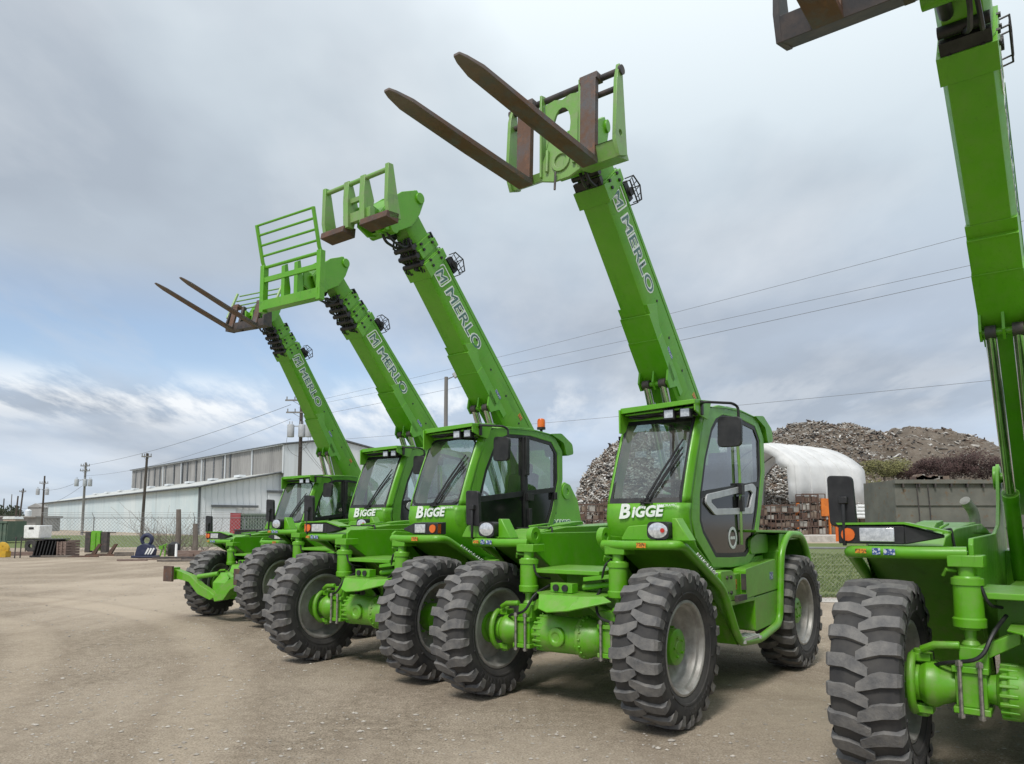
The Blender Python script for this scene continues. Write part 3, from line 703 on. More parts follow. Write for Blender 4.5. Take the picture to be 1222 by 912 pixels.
# ---- boom (local: X along the boom from the pivot, Z normal up; rotated about Y)
BY = -.26; BW = .19
def boom_mesh(mb, L, noses, ra=2.1):
    """main hexagonal-ish outer box tapering to the nose, patch plates, stages"""
    def sec(x, zb, zt, w, ch=.07):
        return [(x, BY - w + ch * .55, zb), (x, BY + w - ch * .55, zb), (x, BY + w, zb + ch), (x, BY + w, zt - ch * .6), (x, BY + w - ch * .6, zt), (x, BY - w + ch * .6, zt), (x, BY - w, zt - ch * .6), (x, BY - w, zb + ch)]
    def loft(secs):
        n = len(secs[0]); vs = [p for s in secs for p in s]
        fs = [(k * n + i, k * n + (i + 1) % n, (k + 1) * n + (i + 1) % n, (k + 1) * n + i) for k in range(len(secs) - 1) for i in range(n)]
        fs += [tuple(range(n)), tuple(range((len(secs) - 1) * n, len(secs) * n))]
        mb.add(vs, fs)
    Lm = L - noses * .24 - .12
    loft([sec(-.35, -.20, .20, BW), sec(.3, -.34, .26, BW), sec(2.0, -.345, .25, BW), sec(2.75, -.31, .24, BW), sec(Lm, -.245, .215, BW)])
    # belly doubler plate where the lift cylinders attach
    z = -.36
    mb.prism([(ra - .05, -.370), (ra + .55, -.345), (ra + .55, -.20), (ra - .05, -.20)], BY - BW - .012, BY + BW + .012)
    mb.prism([(ra + .5, -.345), (ra + .88, -.325), (ra + .88, -.20), (ra + .5, -.20)], BY - BW - .006, BY + BW + .006)
    mb.prism([(ra - .3, -.20), (ra + .65, -.18), (ra + .88, -.05), (ra + 1.0, -.29), (ra - .3, -.30)], BY - BW - .005, BY + BW + .005)
    # weld seams
    mb.box((ra + .55, BY, -.345), (.015, .36, .012)); mb.box((ra + .88, BY, -.325), (.015, .36, .012))
    # nose collars
    mb.prism([(Lm - .02, -.262), (Lm - .02, .228), (Lm - .15, .222), (Lm - .22, -.262)], BY - BW - .01, BY + BW + .01)
    x = Lm
    for k in range(noses):
        q = .018 * (k + 1)
        loft([sec(x - .05, -.22 + q, .205 - q, BW - q), sec(x + .24, -.22 + q, .205 - q, BW - q)])
        mb.prism([(x + .04, -.232 + q), (x + .04, .215 - q), (x + .16, .215 - q), (x + .16, -.232 + q)], BY - BW + q - .008, BY + BW - q + .008)
        x += .24
    q = .018 * (noses + 1)
    loft([sec(x - .05, -.20 + q * .6, .19 - q * .6, BW - q), sec(x + .30, -.20 + q * .6, .19 - q * .6, BW - q)])
    # root lugs
    mb.cyl((0, BY - .27, 0), (0, BY + .27, 0), .11, 20)
    # slim cable channel on the left upper edge
    mb.box((2.9, BY + BW + .004, .13), (3.2 if L > 4 else 3.0, .006, .012))
def bolt_y(mb): mb.cyl((0, 0, 0), (0, .028, 0), .019, 8)
def bolt_z(mb): mb.cyl((0, 0, -.01), (0, 0, .045), .02, 8)
def boom_bolts(b, L, noses):
    Lm = L - noses * .24 - .12
    for k in range(noses + 1):
        x0 = Lm - .11 + k * .24; q = .018 * k
        for dx in (0, .08):
            for z in (.10, -.12):
                part('bolt', 'bolty', bolt_y, 'black', b, loc=(x0 + dx, BY + (BW - q), z))
            for y in (-.11, .11):
                part('bolt', 'boltz', bolt_z, 'black', b, loc=(x0 + dx, BY + y, .20 - q)); part('bolt', 'boltz', bolt_z, 'black', b, loc=(x0 + dx, BY + y, -.25 + q))
        part('wear_pad', 'wpad', lambda m: m.box((0, 0, 0), (.14, .30, .02)), 'black', b, loc=(x0 + .04, BY, .225 - q))
    for k in range(6): part('access_hole', 'ahole', lambda m: m.cyl((0, 0, 0), (0, .008, 0), .016, 10), 'black', b, loc=(1.0 + k * .5, BY + BW, -.02 - .03 * (k % 2)))
def boom_hoses(mb, L, noses):
    Lm = L - noses * .24 - .12
    n = max(1, noses)
    for k in range(9):
        y = BY - .15 + .037 * k; x0 = Lm - .12
        pts = []
        m = 5 + 3 * n
        for i in range(m + 1):
            pts.append((x0 + (L - x0) * i / m, y + rnd.uniform(-.012, .012), -.235 - .03 * math.sin(i * 2.1 + k) - (.03 if i % 3 == 1 else 0)))
        if noses: mb.tube(pts, .014, 6)
    if noses:
        for k in range(noses * 2 + 1):
            x = Lm + k * .12; mb.box((x, BY, -.225), (.05, .32, .09))
            mb.cyl((x, BY - .17, -.26), (x, BY + .17, -.26), .035, 12)
    else:
        mb.box((Lm + .02, BY, -.22), (.10, .34, .06)); mb.cyl((Lm + .12, BY - .17, -.20), (Lm + .12, BY + .17, -.20), .04, 12)
def lampguard(mb, L, noses):   # work light with wire guard on the boom's upper edge
    x = L - noses * .24 - .44; zc = .33; y = BY + BW - .03
    mb.box((x + .02, y, .26), (.22, .05, .10))
    mb.cyl((x, y, zc - .04), (x, y + .05, zc - .04), .05, 12)
    o = [(x + .14, zc - .10), (x + .15, zc + .02), (x + .0, zc + .10), (x - .14, zc + .02), (x - .13, zc - .10)]
    mb.tube([(a, y + .10, b) for a, b in o], .009, 6, closed=True)
    for a, b in o: mb.tube([(a, y + .10, b), (a, y, b - .03)], .007, 5)
    for t in (-.07, 0, .07): mb.tube([(x + t, y + .10, zc + .06), (x + t, y + .10, zc - .10)], .006, 5)
    mb.tube([(x - .13, y + .10, zc - .03), (x + .14, y + .10, zc - .03)], .006, 5)
def lift_geo(ang, s):
    a = R(ang); bx, bz = -3.35 + 4.1, 1.15 - 2.15      # chassis pivot seen from the boom pivot
    B = (bx * math.cos(a) + bz * math.sin(a), -bx * math.sin(a) + bz * math.cos(a)); A = (s, -.44)
    L = math.hypot(A[0] - B[0], A[1] - B[1]); u = ((A[0] - B[0]) / L, (A[1] - B[1]) / L); C = (B[0] + u[0] * .98, B[1] + u[1] * .98); D = (C[0] + u[0] * .07, C[1] + u[1] * .07)
    return A, B, C, D
def build_boom(root, ang, L, noses, rodang, toff=.40):
    k = 'b%.2f_%d_%.1f' % (L, noses, rodang)
    b = part('boom', k, lambda m: boom_mesh(m, L, noses, rodang), 'green', root, bevel=.008, loc=(-4.1, 0, 2.15), rot=(0, -R(ang), 0))
    boom_bolts(b, L, noses)
    part('hydraulic_hoses', k + 'ho', lambda m: boom_hoses(m, L, noses), 'black', b)
    part('boom_work_light', k + 'lg', lambda m: lampguard(m, L, noses), 'black', b)
    A, B, C, D = lift_geo(ang, rodang)
    for y in (BY - .11, BY + .11):
        kk = '%s%.2f%.1f%.2f' % (k, y, ang, rodang)
        part('cylinder_rod', 'rod' + kk, lambda m: m.cyl((A[0], y, A[1]), (C[0], y, C[1]), .050, 16), 'chrome', b)
        part('cylinder_barrel', 'bar' + kk, lambda m: (m.cyl((D[0], y, D[1]), (B[0], y, B[1]), .074, 18), m.cyl((D[0], y, D[1]), (C[0], y, C[1]), .082, 18)), 'green', b)
        part('cylinder_eye', 'eye' + kk, lambda m: m.cyl((A[0], y - .045, A[1]), (A[0], y + .045, A[1]), .058, 14), 'darksteel', b)
    def brk(m):
        m.cyl((A[0], BY - .19, A[1]), (A[0], BY + .19, A[1]), .03, 12)
        for y in (-.19, 0, .19): m.prism([(A[0] - .15, -.30), (A[0] + .2, -.28), (A[0] + .06, A[1] - .04), (A[0] - .05, A[1] - .05)], BY + y - .012, BY + y + .012)
    part('cylinder_bracket', 'brk' + k + '%.2f' % rodang, brk, 'green', b)
    # lettering on the left face, reading down the boom
    part('warning_sticker', 'bws', lambda m: m.box((0, 0, 0), (.10, .004, .07)), 'warnsticker', b, loc=(1.55, BY + BW + .002, .05)); part('sticker', 'bst', lambda m: m.box((0, 0, 0), (.16, .004, .05)), 'sticker', b, loc=(L - noses * .24 - 2.35, BY + BW + .002, -.16))
    def seam(m):
        for q in range(34): m.box((.2 + q * (L - 1.0) / 34, BY + BW - .028, -.262 - .0 + (-.05 if q < 24 else 0)), ((L - 1.0) / 34 * .9, .014, .012))
    top = L - noses * .24 - toff
    y = BY + BW
    s = .26
    z0 = -.145
    key = 'L%.2f' % top
    link('lettering', text_mesh('tm1' + key, 'MERLO', s, (top - .345, y + .001, z0), (-1, 0, 0), (0, 0, 1), 'decalwhite', .017, .10, .0015, 1.16, spacing=1.04), b)
    link('lettering', text_mesh('tm2' + key, 'MERLO', s, (top - .345, y + .004, z0), (-1, 0, 0), (0, 0, 1), 'decaldark', .0, .10, .0015, 1.16, spacing=1.04), b)
    def badge(mb):
        o = fillet2([(top, z0 - .04), (top - .05, z0 + .24), (top - .31, z0 + .24), (top - .28, z0 - .04)], .04); i = inset2(o, .016)
        mb.ringplate(o, i, y + .002, y + .006)
    part('emblem', 'bad' + key, badge, 'decalwhite', b)
    link('lettering', text_mesh('tmm' + key, 'M', .25, (top - .055, y + .001, z0 + .0), (-1, 0, 0), (0, 0, 1), 'decalwhite', .014, .15, .0015), b)
    link('lettering', text_mesh('tmn' + key, 'M', .25, (top - .055, y + .004, z0 + .0), (-1, 0, 0), (0, 0, 1), 'decaldark', .0, .15, .0015), b)
    return b

# ---- boom head and carriages (children of the root, in machine frame translated to the boom tip)
def head_mesh(mb):
    """relative to the boom tip: gooseneck reaching forward and down"""
    P = [(.53, .26), (.36, .40), (.08, .52), (-.06, .40), (.02, .20), (.16, .0), (.40, -.14), (.64, -.20), (.72, .0)]
    for y in (BY - .19, BY + .165): mb.prism(P, y, y + .025)
    for a, b in (((.08, .52), (.53, .26)), ((.53, .26), (.72, 0)), ((.40, -.14), (.02, .20)), ((.64, -.20), (.40, -.14)), ((-.06, .40), (.08, .52))):
        d = Vector((b[0] - a[0], 0, b[1] - a[1])); m = (Vector((a[0], 0, a[1])) + Vector((b[0], 0, b[1]))) / 2
        mb.box((m.x, BY, m.z), (d.length * .97, .34, .018), Matrix.Rotation(-math.atan2(d.z, d.x), 3, 'Y'))
    for (x, z, r) in ((.03, .42, .075), (.58, .0, .09), (.50, -.14, .07)):
        mb.cyl((x, BY - .215, z), (x, BY + .215, z), r, 16)
    mb.prism([(.5, .02), (.84, .10), (.84, -.16), (.66, -.24), (.42, -.16)], BY - .13, BY - .09); mb.prism([(.5, .02), (.84, .10), (.84, -.16), (.66, -.24), (.42, -.16)], BY + .07, BY + .11)
def head_dark(mb):
    mb.cyl((.2, BY - .10, -.10), (.62, BY - .10, -.12), .05, 12); mb.tube(fillet([(.1, BY, -.2), (.3, BY + .05, -.32), (.55, BY + .08, -.30), (.6, BY + .05, -.1)], .08), .02, 6)
    mb.tube(fillet([(.05, BY + .1, -.1), (.2, BY + .12, -.3), (.45, BY + .12, -.28), (.62, BY + .1, -.1)], .08), .018, 6)
CC = -.28  # lateral centre of carriages
def carriage_forks(mb):
    # origin: centre of the bottom beam; frame rises .9 m
    for s in (-1, 1):
        y = CC + s * .67
        mb.ringplate([(-.14, .02), (.02, -.05), (.10, .10), (.075, .75), (.03, .93), (-.03, .93), (-.05, .75), (-.11, .25)], circle2(.0, .20, .034, 8)[5:] + circle2(.0, .20, .034, 8)[:5], y - .02, y + .02)
    # bottom box beam, full depth on the cab side only, slim rail on the other
    mb.prism([(-.24, .02), (.02, -.055), (.085, .10), (-.12, .20)], CC + .20, CC + .655)
    mb.prism([(-.08, .0), (.0, -.03), (.04, .05), (-.05, .07)], CC - .655, CC - .25)
    for y in (CC - .36, CC + .33): mb.box((-.02, y, .80), (.05, .03, .16))
    # centre plate with oval openings
    o = [(CC - .26, -.05), (CC - .10, -.10), (CC + .10, -.10), (CC + .24, -.05), (CC + .24, .10), (CC + .20, .25), (CC + .20, .5), (CC + .22, .8), (CC + .10, .82), (CC, .79), (CC - .10, .82), (CC - .22, .80), (CC - .2, .5), (CC - .2, .25), (CC - .24, .15), (CC - .26, .05)]
    i = [(CC + .11 * math.cos(a), .50 + .20 * math.sin(a)) for a in [R(-90 - 45 + 22.5 * k) for k in range(16)]]
    mb.ringplate(o, i, .0, .03, 'YZ')
    mb.ringplate(circle2(CC, .10, .115, 16), circle2(CC, .10, .075, 16), .03, .05, 'YZ')
    for y in (CC - .17, CC + .17): mb.tube([(.05, y, .02), (.05, y * .97 + CC * .03, .26)], .02, 6)
    for s in (-1, 1):
        mb.prism([(.06, -.02), (.08, .90), (.0, .92), (-.03, .7), (-.06, -.02)], CC + s * .245 - .012, CC + s * .245 + .012)
def carriage_rods(mb):
    mb.prism([(.086, .10), (.092, .10), (-.112, .208), (-.118, .20)], CC + .22, CC + .65)
    mb.tube([(.06, CC - .05, -.02), (.07, CC - .05, -.22)], .012, 6)
    mb.cyl((0, CC - .66, .87), (0, CC + .66, .87), .034, 14); mb.cyl((-.01, CC - .66, .70), (-.01, CC + .66, .70), .03, 14)
    for s in (-1, 1): mb.cyl((0, CC + s * .68, .87), (0, CC + s * .71, .87), .05, 14)
def fork_mesh(mb, y, length, w=.14, t=.055, sh=.86):
    # shank and tapering blade, tip bevelled in plan
    mb.box((.065, y, sh / 2 + .0), (t, w, sh)); mb.box((.03, y, sh + .01), (.13, w + .03, .07))
    x0 = .0375; y0, y1 = y - w / 2, y + w / 2
    sec = [(x0, y0, y1, .0, -t), (x0 + length * .45, y0, y1, .0, -t * .95), (x0 + length * .88, y0, y1, .0, -t * .6), (x0 + length * .965, y0 + w * .18, y1 - w * .18, 0, -t * .45), (x0 + length, y0 + w * .33, y1 - w * .33, 0, -t * .35)]
    vs = []
    for (x, a, b, zt, zb) in sec: vs += [(x, a, zt + .0), (x, b, zt), (x, b, zb), (x, a, zb)]
    fs = [(k * 4 + i, k * 4 + (i + 1) % 4, (k + 1) * 4 + (i + 1) % 4, (k + 1) * 4 + i) for k in range(len(sec) - 1) for i in range(4)] + [(3, 2, 1, 0), tuple(4 * (len(sec) - 1) + i for i in range(4))]
    mb.add(vs, fs)
def carriage_plain(mb):   # empty tool carriage: uprights, top rod, two centre ribs
    for s in (-1, 1):
        y = CC + s * .58
        mb.prism([(-.13, -.03), (.06, -.05), (.09, .15), (.05, .62), (-.03, .62), (-.09, .2)], y - .03, y + .03)
    mb.cyl((.01, CC - .60, .565), (.01, CC + .60, .565), .03, 12)
    for y in (CC - .16, CC + .14):
        mb.prism([(-.02, .0), (.08, .0), (.07, .35), (.04, .60), (-.02, .60), (-.1, .3)], y - .045, y + .045)
    mb.box((.0, CC - .01, .34), (.05, .3, .06)); mb.box((.0, CC, .12), (.08, .5, .12))
def carriage_plain_bar(mb):
    mb.prism([(-.10, .035), (.10, .03), (.12, -.05), (-.08, -.09)], CC - .61, CC - .17); mb.prism([(-.10, .035), (.10, .03), (.12, -.05), (-.08, -.09)], CC + .13, CC + .61)
def carriage_guard(mb):   # tall welded load guard
    for s in (-1, 1):
        y = CC + s * .66
        mb.box((.0, y, .36), (.10, .09, .78)); mb.tube([(.0, y, .72), (.04, y, .8), (.18, y, 1.38)], .032, 8)
    mb.prism([(-.10, .0), (.05, .0), (.06, .15), (-.05, .15)], CC - .66, CC + .66)
    mb.box((.02, CC, .50), (.04, 1.3, .085))
    for k, z in enumerate((.72, .90, 1.06, 1.22, 1.37)):
        x = .0 + max(0, (z - .72)) * .27
        mb.tube([(x, CC - .66, z), (x, CC + .66, z)], .020 if k else .028, 8)
    for y in (CC - .17, CC + .13): mb.prism([(-.1, .05), (.03, .05), (.03, .66), (-.03, .70), (-.1, .3)], y - .04, y + .04)
def carriage_low(mb, hw):     # low rail behind forks, M5 and M1
    mb.prism([(-.20, .04), (.04, -.05), (.08, .10), (-.10, .16)], CC - hw, CC + hw)
    for s in (-1, 1):
        y = CC + s * (hw - .01)
        mb.prism([(-.18, .02), (.04, -.05), (.09, .12), (.05, .55), (-.02, .55)], y - .02, y + .02)
    for y in (CC - .2, CC + .2): mb.prism([(-.1, -.03), (.05, -.03), (.04, .5), (-.04, .5)], y - .03, y + .03)
def guard_low(mb, hw):
    for s in (-1, 1): mb.tube([(.0, CC + s * hw, .3), (-.10, CC + s * hw, .95)], .028, 8)
    for k, z in enumerate((.50, .63, .78, .93)): mb.tube([(-.02 - .14 * (z - .4) / .5, CC - hw, z), (-.02 - .14 * (z - .4) / .5, CC + hw, z)], .016, 6)

def stab_arms(mb):
    # folding stabiliser legs held out in front of the wheels
    mb.prism([(.10, .50), (-.10, .60), (-.36, .70), (-.62, .86), (-1.10, .98), (-1.10, .80), (-.66, .74), (-.40, .52), (-.05, .42)], .72, .86, 'YZ')
    mb.prism([(.06, .50), (.20, .62), (.42, .80), (.86, .98), (.86, .78), (.52, .64), (.34, .44), (.10, .40)], .74, .88, 'YZ')
    for y in (-1.12, .84): mb.box((.84, y, .89), (.20, .12, .24))
    mb.prism([(-.1, .95), (.55, .92), (.74, .74), (.74, .44), (.3, .40), (-.1, .6)], -.12, .22)
    mb.cyl((.62, -.12, .90), (.78, -.50, .84), .045, 12); mb.cyl((.62, .2, .90), (.78, .5, .84), .045, 12)
def stab_pad(mb, s): mb.box((.96, -1.12 if s < 0 else .84, .89), (.05, .25, .30))

M['exh'] = worn('sooty_pipe', (.42, .40, .36), (.2, .18, .16), 8, .5, .3)
M['doorblack'] = worn('gloss_black_panel', (.010, .011, .012), (.022, .022, .022), 4, .12)
def sticker_quads(mb, x, ys, z):
    for y, w, h in ys: mb.box((x, y, z), (.004, w, h))

def sticker_at(parent, key, c, d, mat): part('sticker', key, lambda m: m.box((0, 0, 0), d), mat, parent, loc=c)
def telehandler(label, loc, yaw, sc, style, lamp, boom, carriage, beacon=False, steer=(0, 0), rounded=False, text=True, stabil=False, roofmirror=True, conly=None):
    root = empty('telehandler', None, loc, (0, 0, R(yaw)), sc)
    tagx(root, label, 'telehandler', 'green telehandlers parked in a row with raised booms')
    part('chassis', 'chassis', chassis_mesh, 'green', root, bevel=.006)
    for (x, y, rt, st) in ((0, 1.0, 0, steer[0]), (0, -1.0, 1, steer[1]), (-3.3, 1.0, 0, 0), (-3.3, -1.0, 1, 0)):
        wheel(root, x, y, rt, R(st))
    ax = part('front_axle', 'axle', axle_mesh, 'green', root, bevel=.006)
    for k, q in enumerate(BOLTS): part('clamp_bolt', 'axb%d' % k, lambda m: clamp_bolt(m, *q), 'bolt', ax)
    for s in (-1, 1): part('brake_hose', 'axh%d' % s, lambda m: axle_hose(m, s), 'black', ax)
    part('rear_axle', 'axle', axle_mesh, 'green', root, bevel=.006, loc=(-3.3, 0, 0), rot=(0, 0, 0))
    hd = part('axle_guard', 'hood', hood_mesh, 'green', root, bevel=.003); part('valve_socket', 'hs', hood_sockets, 'black', hd)
    for y in (-.47, .52): part('suspension_cylinder', 'strut', strut_mesh, 'green', root, loc=(.0, y, 0))
    for s in (1, -1):
        f = part('front_fender', 'ff%d' % s, lambda m: fender_front(m, s), 'green', root, bevel=.004)
        part('rear_fender', 'fr%d' % s, lambda m: fender_rear(m, s), 'green', root, bevel=.004)
        if s < 0: part('sticker', 'stk', lambda m: (m.box((.093, -.98, 1.508), (.006, .05, .045)), m.box((.093, -.90, 1.506), (.006, .07, .04))), 'sticker', f); part('warning_sticker', 'wst', lambda m: m.box((.082, -1.08, 1.508), (.006, .07, .03)), 'warnsticker', f)
        else:
            part('warning_sticker', 'wst2', lambda m: m.box((.093, .80, 1.506), (.006, .09, .045)), 'warnsticker', f)
            link('lettering', text_mesh('fen', 'PANORAMIC', .085, (-.28, 1.118, 1.395), (-.9, 0, -.43), (-.43, .5, .9), 'decalwhite', .002, .1, .003), f)
    sb = part('side_box', 'sb', side_boxes, 'green', root, bevel=.006)
    for k, (nm, fn) in enumerate(HW): part(nm, 'hw%d' % k, fn, 'darksteel', sb)
    sticker_at(sb, 'sk1', (-2.42, 1.077, 1.12), (.10, .004, .08), 'sticker'); sticker_at(sb, 'sk2', (-1.50, 1.022, 1.08), (.05, .004, .10), 'warnsticker'); sticker_at(sb, 'sk3', (-1.72, 1.072, .80), (.0, .0, .0), 'sticker') if False else None
    part('step', 'step', step_mesh, 'silver', root)
    if lamp == 'round':
        for y in (-.44, .35): part('tow_lug', 'lug%.2f' % y, lambda m: front_lug(m, y), 'green', root, bevel=.004)
    ec = part('engine_cover', 'rh', right_hood, 'green', root, bevel=.01); part('exhaust', 'exh', exhaust, 'exh', ec); part('strap', 'strp', cover_strap, 'black', ec)
    build_cab(root, style, beacon, text, rounded)
    # name on the rear tower plate
    link('lettering', text_mesh('tow1', 'PANORAMIC', .125, (-3.22, .0975, 1.64), (-1, 0, .0), (0, 0, 1), 'decalwhite', .014, .05, .002, 1.35), root)
    link('lettering', text_mesh('tow2', 'PANORAMIC', .125, (-3.22, .1005, 1.64), (-1, 0, .0), (0, 0, 1), 'decaldark', .002, .05, .002, 1.35), root)
    # lamps
    for s in (1, -1):
        if lamp == 'box':
            y0 = 1.12 if s > 0 else -1.24; y1 = y0 - s * .42; xx = .0
            if s > 0: y0, y1 = 1.06, .70
            h = part('headlight', 'lb%d' % s, lambda m: lamp_box(m, y0, y1, xx), 'black', root, bevel=.006)
            if s < 0: part('lamp_cover', 'lt%d' % s, lambda m: lamp_top(m, y0, y1, xx), 'green', h)
            a, b = (-1.10, -.88) if s < 0 else (.72, .88)
            part('headlight_lens', 'll%d' % s, lambda m: m.box((xx + .006, (a + b) / 2, 1.618), (.012, abs(b - a), .095)), 'lens', h, bevel=.005)
            a = -1.175 if s < 0 else .99
            part('indicator', 'li%d' % s, lambda m: (m.cyl((xx, a, 1.618), (xx + .012, a, 1.618), .045, 16), m.box((xx - .03, a - .075 if s < 0 else a + .06, 1.618), (.05, .02, .10))), 'orange', h)
        else:
            yy, xx = (.93, .02) if s > 0 else (-1.0, .0)
            h = part('headlight', 'lr%d' % s, lambda m: lamp_round_shell(m, yy, xx), 'black', root)
            part('headlight_lens', 'lrl%d' % s, lambda m: lamp_round_lens(m, yy, xx), 'lens', h)
            if s > 0: part('indicator', 'lri', lambda m: m.cyl((xx + .024, yy + .05, 1.635), (xx + .028, yy + .05, 1.635), .02, 12), 'redlens', h)
            part('lamp_bracket', 'lrb%d' % s, lambda m: (m.prism(fillet2([(yy - .42, 1.545), (yy - .34, 1.67), (yy - .06, 1.69), (yy - .05, 1.545)], .03), xx - .3, xx - .08, 'YZ'), m.prism([(yy + .10, 1.74), (yy + .14, 1.74), (yy + .26, 1.545), (yy + .10, 1.545)], xx - .20, xx - .06, 'YZ')), 'green', h, bevel=.01)
    part('side_mirror', 'tm', tall_mirror, 'black', root, bevel=.008)
    if stabil:
        st = part('stabiliser', 'stab', stab_arms, 'green', root, bevel=.006); [part('stabiliser_pad', 'stp%d' % s, lambda m: stab_pad(m, s), 'rust', st, bevel=.004) for s in (-1, 1)]
    # boom and head
    ang, L, noses = boom[:3]; kind0 = carriage[0]
    build_boom(root, ang, L, noses, 2.65 if kind0 == 'low' else 2.1, {'forks': .22, 'plain': .26, 'guard': .36, 'low': .3, 'lowguard': .30}[kind0])
    if kind0 == 'low':   # this machine has the slimmer boom
        bb = [o for o in root.children if o.name.startswith('boom')][0]; bb.scale = (1, .87, 1); bb.location.y = -.058
    T = Vector((-4.1 + L * math.cos(R(ang)), 0, 2.15 + L * math.sin(R(ang))))
    if len(boom) > 3: hr = boom[3]
    else: hr = 0
    hp = empty('boom_head', root, T, (0, -R(hr), 0)); hp.scale = (min(1, carriage[1][0] / .9), .88 if kind0 == 'low' else 1, 1); hp.location.y = -.05 if kind0 == 'low' else 0
    part('gooseneck', 'head', head_mesh, 'green', hp, bevel=.006); part('tilt_cylinder', 'headd', head_dark, 'black', hp)
    kind, off, tilt = carriage[:3]
    cg = empty('fork_carriage', root, T + Vector((off[0], off[2] if len(off) > 2 else 0, off[1])), (0, -R(tilt), 0))
    if kind == 'forks':
        part('carriage_frame', 'cf', carriage_forks, 'green_old', cg, bevel=.004); part('fork_rod', 'cfr', carriage_rods, 'darksteel', cg)
        for y in (CC - .45, CC + .36): part('fork', 'fk%.2f' % y, lambda m: fork_mesh(m, y, 2.04, .18, .065), 'fork', cg, bevel=.004)
    elif kind == 'plain':
        part('carriage_frame', 'cp', carriage_plain, 'green_old', cg, bevel=.004); part('cross_bar', 'cpb', carriage_plain_bar, 'rust', cg, bevel=.006)
    elif kind == 'guard':
        part('carriage_frame', 'cg', carriage_guard, 'green', cg, bevel=.004)
    elif kind in ('low', 'lowguard'):
        hw = .55 if kind == 'lowguard' else .92
        part('carriage_frame', 'cl%.1f' % hw, lambda m: carriage_low(m, hw), 'darksteel', cg, bevel=.004)
        if kind == 'lowguard': part('load_guard', 'gl', lambda m: guard_low(m, .66), 'green_old', cg)
        for y in ((CC - .38, CC + .32) if kind == 'lowguard' else (CC - .62, CC + .5)): part('fork', 'fl%.2f' % y, lambda m: fork_mesh(m, y, 1.9, .13 if hw < .6 else .18, .05, .5), 'fork', cg, bevel=.004)
    return root

telehandler('nearest green telehandler, cut by the right edge, its front tyre close up', (3.30, 4.54, 0), -127.5, 1, 'B', 'box', (34.5, 5.15, 0), ('low', (.94, -.33), 0))
telehandler('middle green telehandler with two broad rusty forks on its boom and pale angular door trim', (.537, 7.02, 0), -127.5, 1, 'A', 'round', (47.7, 4.70, 0), ('forks', (.58, -.25), 2))
telehandler('green telehandler with amber roof beacon and an empty brown-edged tool carriage on its boom', (-1.68, 8.91, 0), -127, 1.01, 'B', 'box', (46.3, 4.72, 1), ('plain', (.88, -.19, .0), -4), beacon=True, rounded=True)
telehandler('green telehandler whose boom carries a tall barred load guard without forks', (-3.1, 12.0, 0), -123, 1.03, 'A', 'round', (43.8, 4.95, 2), ('guard', (.98, -.50), 0))
telehandler('farthest green telehandler, two brown-padded stabiliser arms in front, thin forks on its boom', (-4.8, 13.6, 0), -118, .9, 'B', 'box', (50.8, 5.30, 2), ('lowguard', (.75, -.28), 14), text=False, stabil=True, rounded=True, steer=(12, 12))
